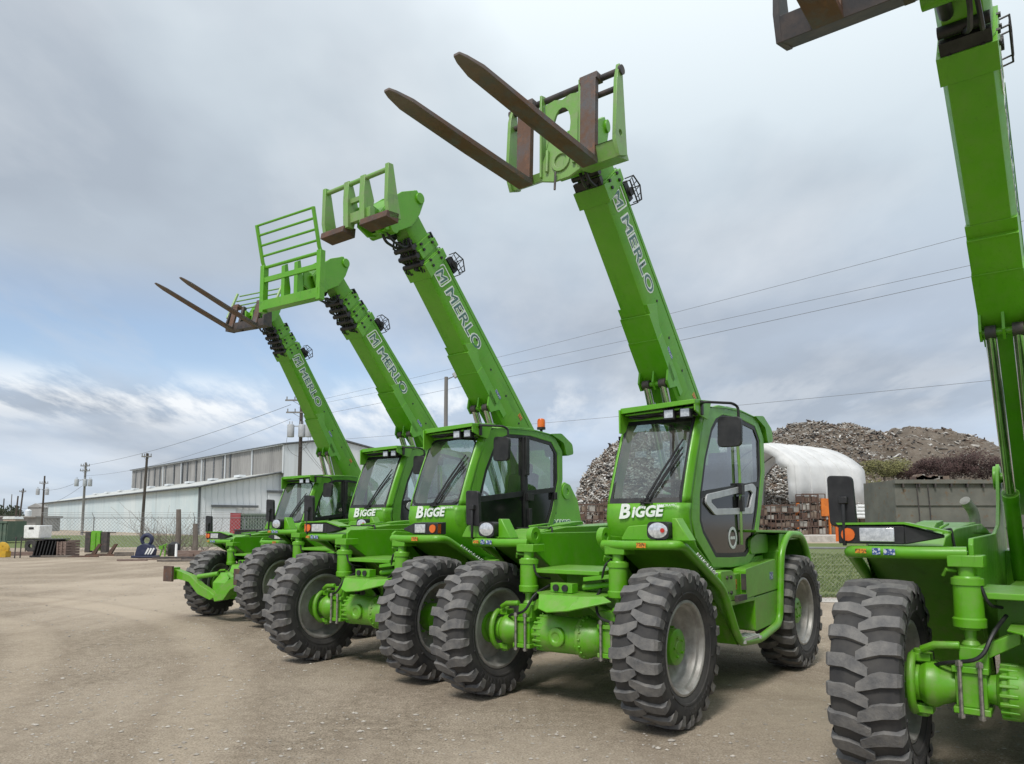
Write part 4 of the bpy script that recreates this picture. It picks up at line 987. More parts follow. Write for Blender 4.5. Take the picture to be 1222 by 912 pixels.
# ================================================================= GROUND
def ground_material():
    m, nt, b = nmat('gravel_lot')
    big = noise(nt, .10, 5, .6); mid = noise(nt, .7, 6, .65); fine = noise(nt, 9, 8, .75); grit = noise(nt, 55, 6, .8)
    c = mix(nt, ramp(nt, mid, [(.34, 0), (.66, 1)]), (.265, .218, .165), (.50, .42, .33))
    c = mix(nt, ramp(nt, big, [(.40, 0), (.62, 1)]), c, (.335, .275, .205))
    # wheel tracks: long stretched streaks
    tr = noise(nt, 1.0, 4, .6, vec=(1.1, .10, 1))
    tc = mix(nt, ramp(nt, tr, [(.47, 0), (.60, 1)]), (1, 1, 1), (.84, .83, .81)); c = mix(nt, 1.0, c, tc, 'MULTIPLY')
    c = mix(nt, ramp(nt, fine, [(.42, 0), (.68, 1)]), c, (.50, .42, .325))
    g = mix(nt, ramp(nt, grit, [(.40, 0), (.52, 1)]), (.40, .38, .36), (1, 1, 1)); c = mix(nt, 1.0, c, g, 'MULTIPLY')
    # pale smooth packed dirt patches, a damp darker stain here and there, ruts curving through the lot
    pk = noise(nt, .16, 4, .5); c = mix(nt, ramp(nt, pk, [(.48, 0), (.60, .75)]), c, (.49, .41, .32))
    ru = noise(nt, 1.0, 5, .6, vec=(.9, .14, 1)); c = mix(nt, ramp(nt, ru, [(.55, 0), (.68, .55)]), c, (.25, .20, .148))
    st = noise(nt, 3.1, 5, .65); c = mix(nt, ramp(nt, st, [(.60, 0), (.75, .4)]), c, (.22, .18, .135))
    # two pairs of broad smooth tyre tracks curving through the lot
    geo = nt.nodes.new('ShaderNodeNewGeometry'); wob = noise(nt, .35, 3, .5)
    for (ctr, rads) in (((-17.5, 3.0, 0), (13.2, 15.3)), ((24., 34., 0), (31.5, 33.6))):
        vd = nt.nodes.new('ShaderNodeVectorMath'); vd.operation = 'DISTANCE'; nt.links.new(geo.outputs['Position'], vd.inputs[0]); vd.inputs[1].default_value = ctr
        for rad in rads:
            s1 = nt.nodes.new('ShaderNodeMath'); s1.operation = 'MULTIPLY_ADD'; nt.links.new(wob, s1.inputs[0]); s1.inputs[1].default_value = .7; nt.links.new(vd.outputs['Value'], s1.inputs[2])
            s2 = nt.nodes.new('ShaderNodeMath'); s2.operation = 'SUBTRACT'; nt.links.new(s1.outputs[0], s2.inputs[0]); s2.inputs[1].default_value = rad + .35
            s3 = nt.nodes.new('ShaderNodeMath'); s3.operation = 'ABSOLUTE'; nt.links.new(s2.outputs[0], s3.inputs[0])
            fac = ramp(nt, s3.outputs[0], [(.12, .32), (.42, 0)]); edge = ramp(nt, s3.outputs[0], [(.28, 0), (.40, .20), (.62, 0)])
            c = mix(nt, fac, c, (.52, .43, .325)); c = mix(nt, edge, c, (.25, .195, .14))
    g2 = mix(nt, ramp(nt, grit, [(.60, 0), (.66, 1)]), (0, 0, 0), (.24, .22, .19)); c = mix(nt, 1.0, c, g2, 'ADD')
    nt.links.new(c, b.inputs['Base Color']); b.inputs['Roughness'].default_value = .95; b.inputs['Specular IOR Level'].default_value = .2
    mx = nt.nodes.new('ShaderNodeMath'); mx.operation = 'MULTIPLY_ADD'; nt.links.new(fine, mx.inputs[0]); mx.inputs[1].default_value = 2.0; nt.links.new(grit, mx.inputs[2])
    bump(nt, b, mx.outputs[0], .7, .025); return m
M['ground'] = ground_material()
M['grass'] = worn('grass', (.085, .125, .030), (.15, .175, .055), 3.0, .95, 0, .35, .65, .8, .05, c3=(.19, .18, .08), detail=8)
M['blade'] = worn('grass_blades', (.08, .13, .03), (.17, .18, .06), 12, .9)
M['stone'] = worn('pebbles', (.30, .27, .23), (.48, .44, .385), 3, .9, 0, .4, .6)
M['concrete'] = worn('pale_concrete', (.38, .35, .31), (.52, .49, .44), 2, .9, 0, .4, .6, .3, .02)
from mathutils import noise as mn
def gz(x, y):   # gentle undulation near the camera, level under the machines' wheels on average
    return .0
gm = MB()
gm.add([(-900, -60, 0), (900, -60, 0), (900, 1500, 0), (-900, 1500, 0)], [(0, 1, 2, 3)])
tagx(link('ground', gm.mesh('ground', 'ground')), kind='structure')
def sheet(name, pts, z, mat):
    mb = MB(); mb.add([(x, y, z) for x, y in pts], [tuple(range(len(pts)))]); return tagx(link(name, mb.mesh(name, mat)), kind='structure')
def gp(px, d): p = at(px, d); return (p.x, p.y)
sheet('grass_verge', [gp(925, 17.5), gp(1500, 16.2), gp(1500, 62), gp(640, 62), gp(760, 30), gp(880, 20)], .004, 'grass')
sheet('grass_field', [gp(-300, 48), gp(560, 56), gp(560, 101), gp(-300, 101)], .004, 'grass')
sheet('gravel_strip', [gp(930, 16.3), gp(1260, 15.3), gp(1260, 16.0), gp(930, 17.2)], .006, 'concrete')
mb = MB(); a, b_, c_, d_ = gp(600, 66), gp(1500, 66), gp(1500, 260), gp(600, 260)
mb.hexa([(*a, 0), (*b_, 0), (*c_, 0), (*d_, 0), (*a, .55), (*b_, .55), (*c_, .55), (*d_, .55)])
tagx(link('yard_terrace', mb.mesh('yard_terrace', 'concrete')), kind='structure')
# loose stones
mb = MB(); ico = [(0, 0, 1), (.9, 0, .3), (.28, .85, .35), (-.72, .52, .3), (-.72, -.52, .35), (.28, -.85, .3), (0, 0, -.4)]
icf = [(0, 1, 2), (0, 2, 3), (0, 3, 4), (0, 4, 5), (0, 5, 1), (6, 2, 1), (6, 3, 2), (6, 4, 3), (6, 5, 4), (6, 1, 5)]
for k in range(16000):
    d = 3.0 + 26 * rnd.random() ** 1.6; px = rnd.uniform(-60, 1290); x, y = gp(px, d)
    if mn.noise(Vector((x * .45, y * .45, 3))) < -.12 and rnd.random() < .75: continue
    s = rnd.choice((.004, .006, .008, .010, .014, .020)) * rnd.uniform(.7, 1.3) * (1 if rnd.random() < .985 else 1.8)
    a = rnd.uniform(0, 6.28); ca, sa = math.cos(a), math.sin(a); sx, sy, sz = rnd.uniform(.7, 1.5), rnd.uniform(.7, 1.2), rnd.uniform(.4, .8)
    mb.add([(x + s * (sx * u * ca - sy * v * sa), y + s * (sx * u * sa + sy * v * ca), s * sz * w) for u, v, w in ico], icf)
tagx(link('gravel', mb.mesh('gravel', 'stone', False)), kind='stuff')
# grass tufts along the verge
mb = MB()
for k in range(16000):
    d = 17.2 + 24 * rnd.random() ** 1.5; px = rnd.uniform(900, 1120); x, y = gp(px, d)
    if mn.noise(Vector((x * .8, y * .8, 0))) < -.25: continue
    h = rnd.uniform(.03, .09) * (1.3 if rnd.random() < .06 else 1); w = .006 + d * .0004; a = rnd.uniform(0, 6.28); l = rnd.uniform(0, .05)
    mb.add([(x - w * math.cos(a), y - w * math.sin(a), 0), (x + w * math.cos(a), y + w * math.sin(a), 0), (x + l * math.sin(a), y + l * math.cos(a), h)], [(0, 1, 2)])
tagx(link('grass', mb.mesh('grass', 'blade', False)), kind='stuff')

# ================================================================= LEFT BACKGROUND
def corr(name, c1, c2, per=2.2, axis_vec=(1, 1, 0), bumpd=.04):
    """corrugated sheet metal, ribs run up the wall"""
    m, nt, b = nmat(name)
    f = noise(nt, .25, 5, .65, vec=(1, 1, .35)); c = mix(nt, ramp(nt, f, [(.38, 0), (.66, 1)]), c1, c2)
    st = noise(nt, .9, 5, .6, vec=(1, 1, .06)); c = mix(nt, ramp(nt, st, [(.55, 0), (.75, .55)]), c, (c1[0] * .6, c1[1] * .6, c1[2] * .58))
    nt.links.new(c, b.inputs['Base Color']); b.inputs['Roughness'].default_value = .6
    return m
M['blueclad'] = corr('pale_blue_cladding', (.55, .64, .66), (.66, .72, .72))
M['greyclad'] = corr('weathered_grey_cladding', (.25, .245, .235), (.37, .36, .345))
M['roofmetal'] = corr('pale_roof_sheet', (.58, .60, .58), (.46, .46, .43))
M['whiteclad'] = corr('white_cladding', (.72, .75, .77), (.64, .68, .71))
M['trimdark'] = worn('dark_trim', (.10, .11, .12), (.16, .17, .17), 1, .7)
M['woodpole'] = worn('weathered_pole', (.055, .045, .038), (.11, .09, .075), 2, .9, 0, .4, .7, .3, .02, vec=(1, 1, .1))
M['greypole'] = worn('grey_pole', (.17, .165, .155), (.26, .25, .235), 2, .8, vec=(1, 1, .1))
M['greycan'] = worn('transformer_grey', (.42, .44, .46), (.32, .33, .34), 2, .5)
M['wire'] = worn('wire', (.13, .13, .14), (.17, .17, .17), 1, .6)
M['chain'] = worn('galvanised_wire', (.28, .29, .29), (.20, .20, .20), 3, .5, .5)
D1 = Vector((-.656, .752, 0)); D2 = Vector((.752, .658, 0)).normalized(); C0 = Vector((-44, 105, 0))
def wp(s, t, z): return C0 + D1 * s + D2 * t + Vector((0, 0, z))
def ribbed_wall(mb, s0, s1, t, z0f, z1f, pitch, depth=.10):
    """zigzag sheet along D1 at offset t, outward = -D2"""
    n = int((s1 - s0) / pitch); vs = []
    for k in range(n * 4 + 1):
        s = s0 + (s1 - s0) * k / (n * 4); off = (0, depth, depth, 0)[k % 4]
        a = wp(s, t - off, z0f(s)); b = wp(s, t - off, z1f(s)); vs += [a, b]
    mb.add(vs, [(2 * k, 2 * k + 1, 2 * k + 3, 2 * k + 2) for k in range(n * 4)])
wh = empty('warehouse', None, C0); tagx(wh, 'long pale blue metal warehouse with a white gable end behind the fence', 'warehouse')
def wl(name, mb, mat, parent=wh, bevel=0):
    me = mb.mesh(name, mat, False); me.transform(Matrix.Translation(-parent.location)); return link(name, me, parent, bevel)
LW, EV, RZ, RT = 125., 6.8, 9.7, 13.7
mb = MB(); ribbed_wall(mb, 0, LW, 0, lambda s: 0, lambda s: EV, .9, .12); wl('wall', mb, 'blueclad')
mb = MB(); mb.add([wp(0, 0, 0), wp(0, 2 * RT, 0), wp(0, 2 * RT, EV), wp(0, RT, RZ), wp(0, 0, EV)], [(0, 1, 2, 3, 4)])
for k in range(30): a = wp(-.05, .6 + k * .9, 0); h = EV + (RZ - EV) * (1 - abs(.6 + k * .9 - RT) / RT) - .1; mb.tube([a, a + Vector((0, 0, h))], .04, 4)
wl('gable_wall', mb, 'whiteclad')
mb = MB()
for s0, s1 in ((-.6, LW),):
    for (t0, z0, t1, z1) in ((-.7, EV - .15, RT, RZ), (RT, RZ, 2 * RT + .7, EV - .15)):
        mb.hexa([wp(s0, t0, z0), wp(s0, t1, z1), wp(s1, t1, z1), wp(s1, t0, z0), wp(s0, t0, z0 + .18), wp(s0, t1, z1 + .18), wp(s1, t1, z1 + .18), wp(s1, t0, z0 + .18)])
rf = wl('roof', mb, 'roofmetal')
for k in range(9): mb = MB(); p = wp(8 + k * 12, 8.5, RZ - 1.0); mb.box((p.x, p.y, p.z + .3), (2.4, 1.0, .35), Matrix.Rotation(math.atan2(D1.y, D1.x), 3, 'Z')); wl('roof_vent', mb, 'whiteclad')
mb = MB()
mb.tube([wp(-.7, -.75, EV - .05), wp(-.7, RT, RZ + .1), wp(-.7, 2 * RT + .7, EV - .05)], .14, 4); mb.tube([wp(-.7, -.75, EV - .05), wp(LW, -.75, EV - .05)], .15, 4); mb.tube([wp(.0, -.2, 0), wp(0, -.2, EV)], .16, 4)
wl('roof_trim', mb, 'trimdark')
# door tracks and sliding doors on the gable end and the long wall
for (t0, t1, zt) in ((1.4, 8.2, 3.9), (9.5, 17.5, 6.2)):
    mb = MB(); d = wp(-.25, 0, 0) - wp(0, 0, 0)
    mb.hexa([wp(-.2, t0, zt), wp(-.2, t1, zt), wp(-.5, t1, zt), wp(-.5, t0, zt), wp(-.2, t0, zt + .35), wp(-.2, t1, zt + .35), wp(-.5, t1, zt + .35), wp(-.5, t0, zt + .35)]); wl('door_track', mb, 'trimdark')
    mb = MB(); m_ = (t1 - t0)
    mb.hexa([wp(-.12, t0 + .2, 0), wp(-.12, t0 + m_ * .52, 0), wp(-.3, t0 + m_ * .52, 0), wp(-.3, t0 + .2, 0), wp(-.12, t0 + .2, zt), wp(-.12, t0 + m_ * .52, zt), wp(-.3, t0 + m_ * .52, zt), wp(-.3, t0 + .2, zt)]); wl('sliding_door', mb, 'whiteclad')
# taller hall behind, its grey side above the lower roof
hall = empty('tall_hall', None, wp(0, 11.9, 0)); tagx(hall, 'taller hall with a weathered grey ribbed side rising above the low warehouse roof', 'industrial hall')
S0 = -1.0
mb = MB(); ribbed_wall(mb, S0, 84, 11.9, lambda s: 9.0, lambda s: 13.55 + s * .006, .75, .22); wl('side_wall', mb, 'greyclad', hall)
for k in range(8): mb = MB(); p = wp(S0 + k * 12, 11.55, 9.2); mb.tube([p, p + Vector((0, 0, 4.4))], .12, 4); wl('downpipe', mb, 'whiteclad', hall)
mb = MB(); mb.tube([wp(S0, 11.5, 13.6), wp(84, 11.5, 14.1)], .14, 4); wl('gutter', mb, 'whiteclad', hall)
mb = MB(); mb.add([wp(S0, 11.7, 0), wp(S0, 32, 0), wp(S0, 32, 12.9), wp(S0, 20.5, 14.9), wp(S0, 11.7, 13.5)], [(0, 1, 2, 3, 4)]); wl('gable_wall', mb, 'whiteclad', hall)
mb = MB()
for (t0, z0, t1, z1) in ((11.2, 13.5, 20.5, 15.0), (20.5, 15.0, 32.5, 12.9)):
    mb.hexa([wp(S0 - .4, t0, z0), wp(S0 - .4, t1, z1), wp(84, t1, z1 + .5), wp(84, t0, z0 + .5), wp(S0 - .4, t0, z0 + .2), wp(S0 - .4, t1, z1 + .2), wp(84, t1, z1 + .7), wp(84, t0, z0 + .7)])
wl('roof', mb, 'trimdark', hall)
for k in range(14):
    s = 20 + k * 4.6 + rnd.uniform(-1, 1); mb = MB()
    for j in range(6):
        p = wp(s, 11.62, 9.5 + j * .68); mb.box((p.x, p.y, p.z + .3), (.6, .08, .55), Matrix.Rotation(math.atan2(D1.y, D1.x), 3, 'Z'))
    mb.box((p.x, p.y, 11.5), (.3, .06, 4.0), Matrix.Rotation(math.atan2(D1.y, D1.x), 3, 'Z')); wl('louvre', mb, 'trimdark', hall)

def simple(name, label, cat, mb, mat, group=None, bevel=0, kind=None):
    o = link(name, mb.mesh(name, mat), None, bevel); return tagx(o, label, cat, group, kind)
# low grey shed and tank at far left
mb = MB(); p = at(10, 150); mb.box((p.x, p.y, 1.4), (16, 8, 2.8)); mb.box((p.x, p.y - .4, 2.9), (17, 9, .25)); simple('low_shed', 'long low grey shed with a pale flat roof at the far left', 'shed', mb, ['greyclad'])
mb = MB(); p = at(33, 160); mb.cyl((p.x, p.y, .5), (p.x, p.y, 4.3), .62, 20); mb.lathe([(.62, 4.3), (.3, 4.55), (0, 4.6)], 20, axis='Z', c=(p.x, p.y, 0)); mb.box((p.x, p.y, .3), (2.4, 2.4, .6)); simple('water_tank', 'upright white tank behind the low grey shed', 'tank', mb, ['whiteclad'])
mb = MB(); p = at(41, 165); mb.box((p.x, p.y + 1, 2.6), (3.4, 1.8, 5.2)); mb.prism([(p.x - 1.9, 5.1), (p.x + 1.9, 5.1), (p.x, 6.0)], p.y - .1, p.y + 2.1); simple('small_building', 'small pale building between the tank and the warehouse', 'building', mb, ['greyclad'])

# utility poles
def pole(px, d, ytop, mat, cans, arms, label, group='utility poles beyond the fence', thick=.15, lean=0):
    p = at(px, d); zt = zat(ytop, d)
    root = empty('utility_pole', None, (p.x, p.y, 0)); tagx(root, label, 'utility pole', group)
    mb = MB(); mb.tube([(0, 0, 0), (lean, 0, zt)], [thick, thick * .7], 10); link('post', mb.mesh('post', mat), root)
    for k, (za, w) in enumerate(arms):
        mb = MB(); z = zt - za; mb.box((lean, -.12, z), (w, .10, .12))
        for q in (-.45, -.2, .2, .45): mb.cyl((lean + q * w, -.12, z + .05), (lean + q * w, -.12, z + .30), .045, 8)
        mb.tube([(lean - w * .3, -.12, z), (lean, -.05, z - .45), (lean + w * .3, -.12, z)], .02, 5)
        link('crossarm', mb.mesh('crossarm', 'greypole'), root)
    for k in range(cans[0]):
        mb = MB(); q = (-1, 1, .25)[k] * cans[2]; z = zt - cans[1]; mb.lathe([(0, 0), (.26, 0), (.28, .05), (.28, .95), (.24, 1.02), (0, 1.04)], 16, axis='Z', c=(lean + q, -.35, z - .5))
        mb.cyl((lean + q - .1, -.35, z + .5), (lean + q - .1, -.35, z + .78), .035, 6); mb.cyl((lean + q + .1, -.35, z + .5), (lean + q + .1, -.35, z + .78), .035, 6); mb.box((lean + q * .5, -.2, z + .4), (abs(q) * 1.3, .08, .08))
        link('transformer', mb.mesh('transformer', 'greycan'), root)
    return root
pole(356, 60, 473, 'woodpole', (3, 2.9, .72), ((.35, 2.6), (1.35, 2.4)), 'dark utility pole with three grey transformer cans beside the farthest raised boom', thick=.19)
pole(169.5, 75, 541, 'woodpole', (0, 0, 0), ((.35, 1.0),), 'slim dark pole without transformers standing before the pale blue wall', thick=.16, lean=.2)
pole(98.5, 105, 552, 'greypole', (3, 2.9, .95), ((.5, 1.3), (1.2, 1.4)), 'grey utility pole with transformer cans at the left end of the warehouse', thick=.19)
pole(50, 120, 568, 'woodpole', (2, 2.6, .75), ((1.2, 1.4),), 'dark pole with small transformers left of the warehouse, right of the tank', thick=.17)
pole(22, 135, 583, 'woodpole', (0, 0, 0), ((.6, 1.2),), 'plain dark pole left of the white tank, taller of the close pair', thick=.17, lean=.5)
pole(17.5, 130, 592, 'woodpole', (0, 0, 0), (), 'plain short pole at far left, shorter of the close pair', thick=.17, lean=.3)
pole(3, 190, 595, 'woodpole', (0, 0, 0), (), 'tiny pole at the extreme left among the far trees', thick=.18)
pole(12, 200, 590, 'greypole', (0, 0, 0), (), 'thin pale distant pole just right of the far trees', thick=.15)
# lamp pole
p = at(531, 30); root = empty('lamp_pole', None, (p.x, p.y, 0)); tagx(root, 'bare metal lamp pole with a small floodlight between two raised booms', 'lamp pole')
zt = zat(450, 30); mb = MB(); mb.tube([(0, 0, 0), (0, 0, zt)], [.10, .075], 12); link('post', mb.mesh('post', 'greypole'), root)
mb = MB(); mb.tube([(0, 0, zt - .12), (.22, 0, zt - .02), (.36, 0, zt + .05)], .02, 6); link('arm', mb.mesh('arm', 'greypole'), root)
mb = MB(); mb.box((.44, -.03, zt + .12), (.34, .22, .22), Matrix.Rotation(R(-35), 3, 'Y')); link('floodlight', mb.mesh('floodlight', 'greycan'), root, .02)
# overhead wires
def wire(a, b, label, r=.012, sag=.5, n=24):
    A = at(a[0], a[2], a[1]); B = at(b[0], b[2], b[1]); mb = MB()
    mb.tube([A.lerp(B, t) - Vector((0, 0, sag * 4 * t * (1 - t))) for t in [k / n for k in range(n + 1)]], r, 5)
    tagx(link('power_line', mb.mesh('power_line', 'wire')), label, 'power line', 'overhead power lines')
wire((356, 483, 60), (1500, 189, 21), 'highest overhead wire crossing behind the middle booms', .008, .25)
wire((356, 487, 60), (1500, 241, 21), 'second highest overhead wire behind the middle booms', .008, .15)
wire((356, 500, 60), (1500, 254, 22), 'third overhead wire, just under the second, behind the booms', .010, .2)
wire((356, 528, 60), (1500, 421, 30), 'lowest overhead wire passing behind the middle telehandler roof', .010, .25)
wire((347, 483, 60), (100, 556, 105), 'upper wire running left from the transformer pole', .018, .6)
wire((347, 500, 60), (100, 568, 105), 'lower wire running left from the transformer pole', .014, 1.0)
wire((99, 572, 105), (50, 585, 120), 'short wire between the grey pole and the dark pole at left', .02, .5)
wire((98, 580, 105), (22, 606, 135), 'drooping wire from the grey pole to the far left poles', .02, 1.2)
wire((358, 530, 59), (420, 585, 100), 'service drop from the transformer pole to the warehouse gable', .014, .8)
wire((358, 522, 59), (412, 575, 100), 'upper service drop from the transformer pole to the warehouse', .014, 1.0)
mb = MB()
for k, (dx, dz) in enumerate(((-1.1, 1.6), (.9, 1.2), (1.3, 1.9))):
    A = at(356 + (-10 if dx < 0 else 9), 59.6, 512); B = at(356, 59.8, 545 - k * 6); q = (A + B) / 2 + Vector((dx, 0, -.6)); mb.tube([A * (1 - t) ** 2 + q * 2 * t * (1 - t) + B * t * t for t in [i / 10 for i in range(11)]], .014, 5)
tagx(link('cable_loops', mb.mesh('cable_loops', 'wire')), 'looped cables hanging round the transformer pole', 'cables')

# chain-link fence, posts and barbed wire
def chain_fence(name, label, px0, px1, d0, d1, h, barb, step=3.0, mesh=.16, r=.006):
    A, B = at(px0, d0), at(px1, d1); A.z = B.z = 0; L = (B - A).length; u = (B - A).normalized()
    root = empty(name, None, A); tagx(root, label, 'chain-link fence')
    n = int(L / step)
    for k in range(n + 1):
        q = u * (L * k / n); mb = MB(); mb.cyl((q.x, q.y, 0), (q.x, q.y, h + .05), .032, 8)
        if barb: mb.tube([(q.x, q.y, h), (q.x + .02, q.y - .28, h + .32)], .015, 5)
        link('post', mb.mesh('post', 'chain'), root)
    mb = MB(); m = int((L + h) / mesh); w = u
    for k in range(m):
        s = k * mesh
        for sg in (1, -1):
            if sg > 0: p0 = (s, 0); p1 = (s - h, h)
            else: p0 = (s - h, 0); p1 = (s, h)
            # clip to 0..L
            (x0, z0), (x1, z1) = p0, p1
            if x0 > x1: (x0, z0), (x1, z1) = (x1, z1), (x0, z0)
            if x1 <= 0 or x0 >= L: continue
            if x0 < 0: z0 = z0 + (z1 - z0) * (0 - x0) / (x1 - x0); x0 = 0
            if x1 > L: z1 = z0 + (z1 - z0) * (L - x0) / (x1 - x0); x1 = L
            mb.tube([(u.x * x0, u.y * x0, z0), (u.x * x1, u.y * x1, z1)], r, 3)
    o = link('wire_mesh', mb.mesh('wire_mesh', 'chain', False), root)
    mb = MB(); e = u * L; mb.tube([(0, 0, h), (e.x, e.y, h)], .022, 6); link('top_rail', mb.mesh('top_rail', 'chain'), root)
    if barb:
        mb = MB()
        for t in (.35, .65, 1): mb.tube([(.02 * t, -.28 * t, h + .32 * t), (e.x, e.y - .28 * t, h + .32 * t)], .008, 4)
        link('barbed_wire', mb.mesh('barbed_wire', 'chain'), root)
chain_fence('chain_link_fence', 'long chain-link fence with barbed wire before the pale blue warehouse', 52, 352, 46, 46, 2.0, True, 3.0, .22, .008)
chain_fence('chain_link_fence', 'low chain-link fence along the grass between the two nearest telehandlers', 925, 1240, 16.6, 15.6, 1.15, False, 2.6, .085, .0016)

# containers behind the fence
M['greenbox'] = worn('faded_green_paint', (.09, .13, .10), (.14, .17, .13), 1.5, .7); M['redbox'] = worn('red_paint', (.35, .04, .05), (.25, .03, .035), 1.5, .6)
M['greybox'] = worn('grey_green_steel', (.115, .115, .10), (.175, .17, .145), 1.2, .8, 0, .35, .65, .2, .02, c3=(.16, .11, .07))
def container(px0, px1, d, ytop, label, mat, endmat, dep=2.5, ribs=24):
    a, b = at(px0, d), at(px1, d); z = zat(ytop, d); root = empty('container', None, (a.x, d, 0)); tagx(root, label, 'container')
    L = b.x - a.x; mb = MB(); mb.box((L / 2, dep / 2, z / 2 + .08), (L, dep - .1, z - .16))
    for k in range(ribs): mb.box((L * (k + .5) / ribs, .02, z / 2 + .05), (L / ribs * .5, .08, z - .3))
    mb.box((L / 2, .0, z - .08), (L, .14, .16)); mb.box((L / 2, 0, .12), (L, .14, .2)); link('body', mb.mesh('body', mat), root)
    if endmat: mb = MB(); mb.box((-.06, dep / 2, z / 2 + .03), (.10, dep, z + .05)); mb.box((.4, -.1, z / 2), (.8, .10, z)); link('end_door', mb.mesh('end_door', endmat), root)
    return root
container(276, 352, 62, 613, 'green corrugated container with a red end behind the farthest telehandler', 'greenbox', 'redbox')
container(-60, 9, 62, 622, 'dark green container cut by the left picture edge', 'greenbox', None, ribs=14)
mb = MB(); a = at(296, 44); mb.box((a.x, a.y, .95), (1.35, .7, .55)); mb.box((a.x, a.y, .5), (1.2, .6, .5)); mb.box((a.x, a.y, 1.28), (1.45, .8, .08)); simple('cabinet', 'low black cabinet in front of the green container', 'cabinet', mb, ['black'], bevel=.04)

# portable toilet
p = at(15.5, 70); root = empty('portable_toilet', None, (p.x, p.y, 0)); tagx(root, 'beige portable toilet with a white roof beside the green container', 'portable toilet')
mb = MB(); mb.box((0, 0, 1.05), (1.15, 1.1, 2.0)); mb.box((0, -.56, .98), (.8, .04, 1.8)); link('cabin', mb.mesh('cabin', worn('beige_plastic', (.42, .32, .26), (.36, .27, .22), 2, .6)), root)
mb = MB(); mb.prism([(-.62, 2.05), (.62, 2.05), (.5, 2.28), (-.5, 2.28)], -.6, .6); link('roof', mb.mesh('roof', 'white'), root)
# white generator on a trailer
p = at(46, 44); root = empty('light_tower', None, (p.x, p.y, 0)); tagx(root, 'white box-shaped generator on a small dark trailer', 'generator')
mb = MB(); mb.prism([(-.45, .80), (.45, .80), (.48, 1.55), (-.46, 1.55)], -.6, .6); link('housing', mb.mesh('housing', 'white'), root, .04)
mb = MB(); mb.box((-.02, -.605, 1.38), (.28, .02, .13)); link('panel', mb.mesh('panel', 'black'), root)
mb = MB(); mb.box((0, 0, .72), (1.3, 1.0, .1)); mb.tube([(.6, 0, .7), (1.1, 0, .55)], .04, 6)
for s in (-1, 1): mb.cyl((.45 * s, -.35, 0), (.45 * s, -.35, .72), .03, 6)
link('frame', mb.mesh('frame', 'darksteel'), root)
for s in (-1, 1): mb = MB(); mb.lathe([(.12, -.09), (.33, -.09), (.36, -.05), (.36, .05), (.33, .09), (.12, .09)], 20, c=(0, s * .55, .36), closed=True); link('tyre', mb.mesh('tyre', 'rubber'), root)
# yellow disc
p = at(5, 37); mb = MB(); mb.lathe([(.0, -.08), (.22, -.09), (.34, -.06), (.36, 0), (.34, .06), (0, .08)], 20, c=(p.x, p.y, .40)); mb.box((p.x, p.y, .16), (.6, .4, .3))
for k in range(5): a = k * 1.256; mb.cyl((p.x + .17 * math.cos(a), p.y - .11, .40 + .17 * math.sin(a)), (p.x + .17 * math.cos(a), p.y, .40 + .17 * math.sin(a)), .035, 8)
simple('sheave', 'round yellow cast sheave standing at the left edge', 'sheave', mb, [worn('yellow_paint', (.55, .33, .02), (.4, .25, .03), 6, .6)])
# black rack with shelves, two crates
p = at(57, 37.5); root = empty('steel_rack', None, (p.x, p.y, 0)); tagx(root, 'black open steel rack with slanting ribs left of the brown crates', 'rack'); mb = MB()
for k in range(7): x = -.30 + k * .16; mb.box((x, 0, .42), (.05, .9, .80), Matrix.Rotation(R(12), 3, 'Y'))
mb.box((.25, 0, .88), (1.3, 1.0, .05)); mb.box((.15, 0, .04), (1.3, 1.0, .08)); mb.box((.25, .3, .45), (1.0, .05, .8)); link('frame', mb.mesh('frame', 'black'), root)
M['brownwood'] = worn('dusty_wood', (.17, .12, .10), (.26, .2, .17), 3, .9, vec=(1, 1, 5))
def slat_crate(px, d, w, h, label, mat='brownwood', dep=.8, n=6):
    p = at(px, d); mb = MB()
    for k in range(n): mb.box((p.x, p.y, h * (k + .5) / n), (w, dep, h / n * .82))
    for sx in (-1, 0, 1):
        mb.box((p.x + sx * w * .46, p.y - dep / 2 - .02, h / 2), (.07, .04, h))
    return simple('crate', label, 'crate', mb, [mat], 'wooden crates on the lot')
slat_crate(81, 37.5, .42, .78, 'pinkish brown slatted crate next to the black rack'); slat_crate(88.5, 38.2, .26, .83, 'narrow brown crate behind the pinkish one, before the fence')
# green attachment frame
p = at(118, 42); root = empty('lifting_frame', None, (p.x, p.y, 0)); tagx(root, 'standing lifting attachment with bright green plate between two dark posts', 'attachment')
mb = MB(); mb.box((-.50, 0, .62), (.30, .3, 1.15)); mb.box((.42, 0, .62), (.34, .3, 1.15)); mb.box((0, 0, 1.15), (1.95, .12, .05)); link('post_pair', mb.mesh('post_pair', 'darksteel'), root, .01)
mb = MB(); mb.prism([(-.30, .15), (.22, .15), (.22, 1.12), (.16, 1.25), (-.26, 1.25), (-.30, 1.1)], -.2, .1); mb.box((-.04, -.22, .7), (.06, .06, .9)); link('plate', mb.mesh('plate', 'green'), root, .01)
for k, (px, w) in enumerate(((112, .95), (131, 1.0))):
    p = at(px, 38.5); mb = MB(); mb.prism([(-.35, 0), (.55, 0), (.50, .06), (.18, .10), (.46, .62), (.33, .62), (-.02, .12), (-.35, .07)], -.07, .07); mb.box((.05, .25, .05), (.8, .4, .09)); o = link('plough_tine', mb.mesh('plough_tine', 'rust')); o.location = (p.x, p.y, 0); tagx(o, ('rusty curved steel tine lying left of the pair before the green plate', 'rusty curved steel tine lying right of the pair, nearer the blue hook block')[k], 'steel tine', 'rusty tines on the ground')
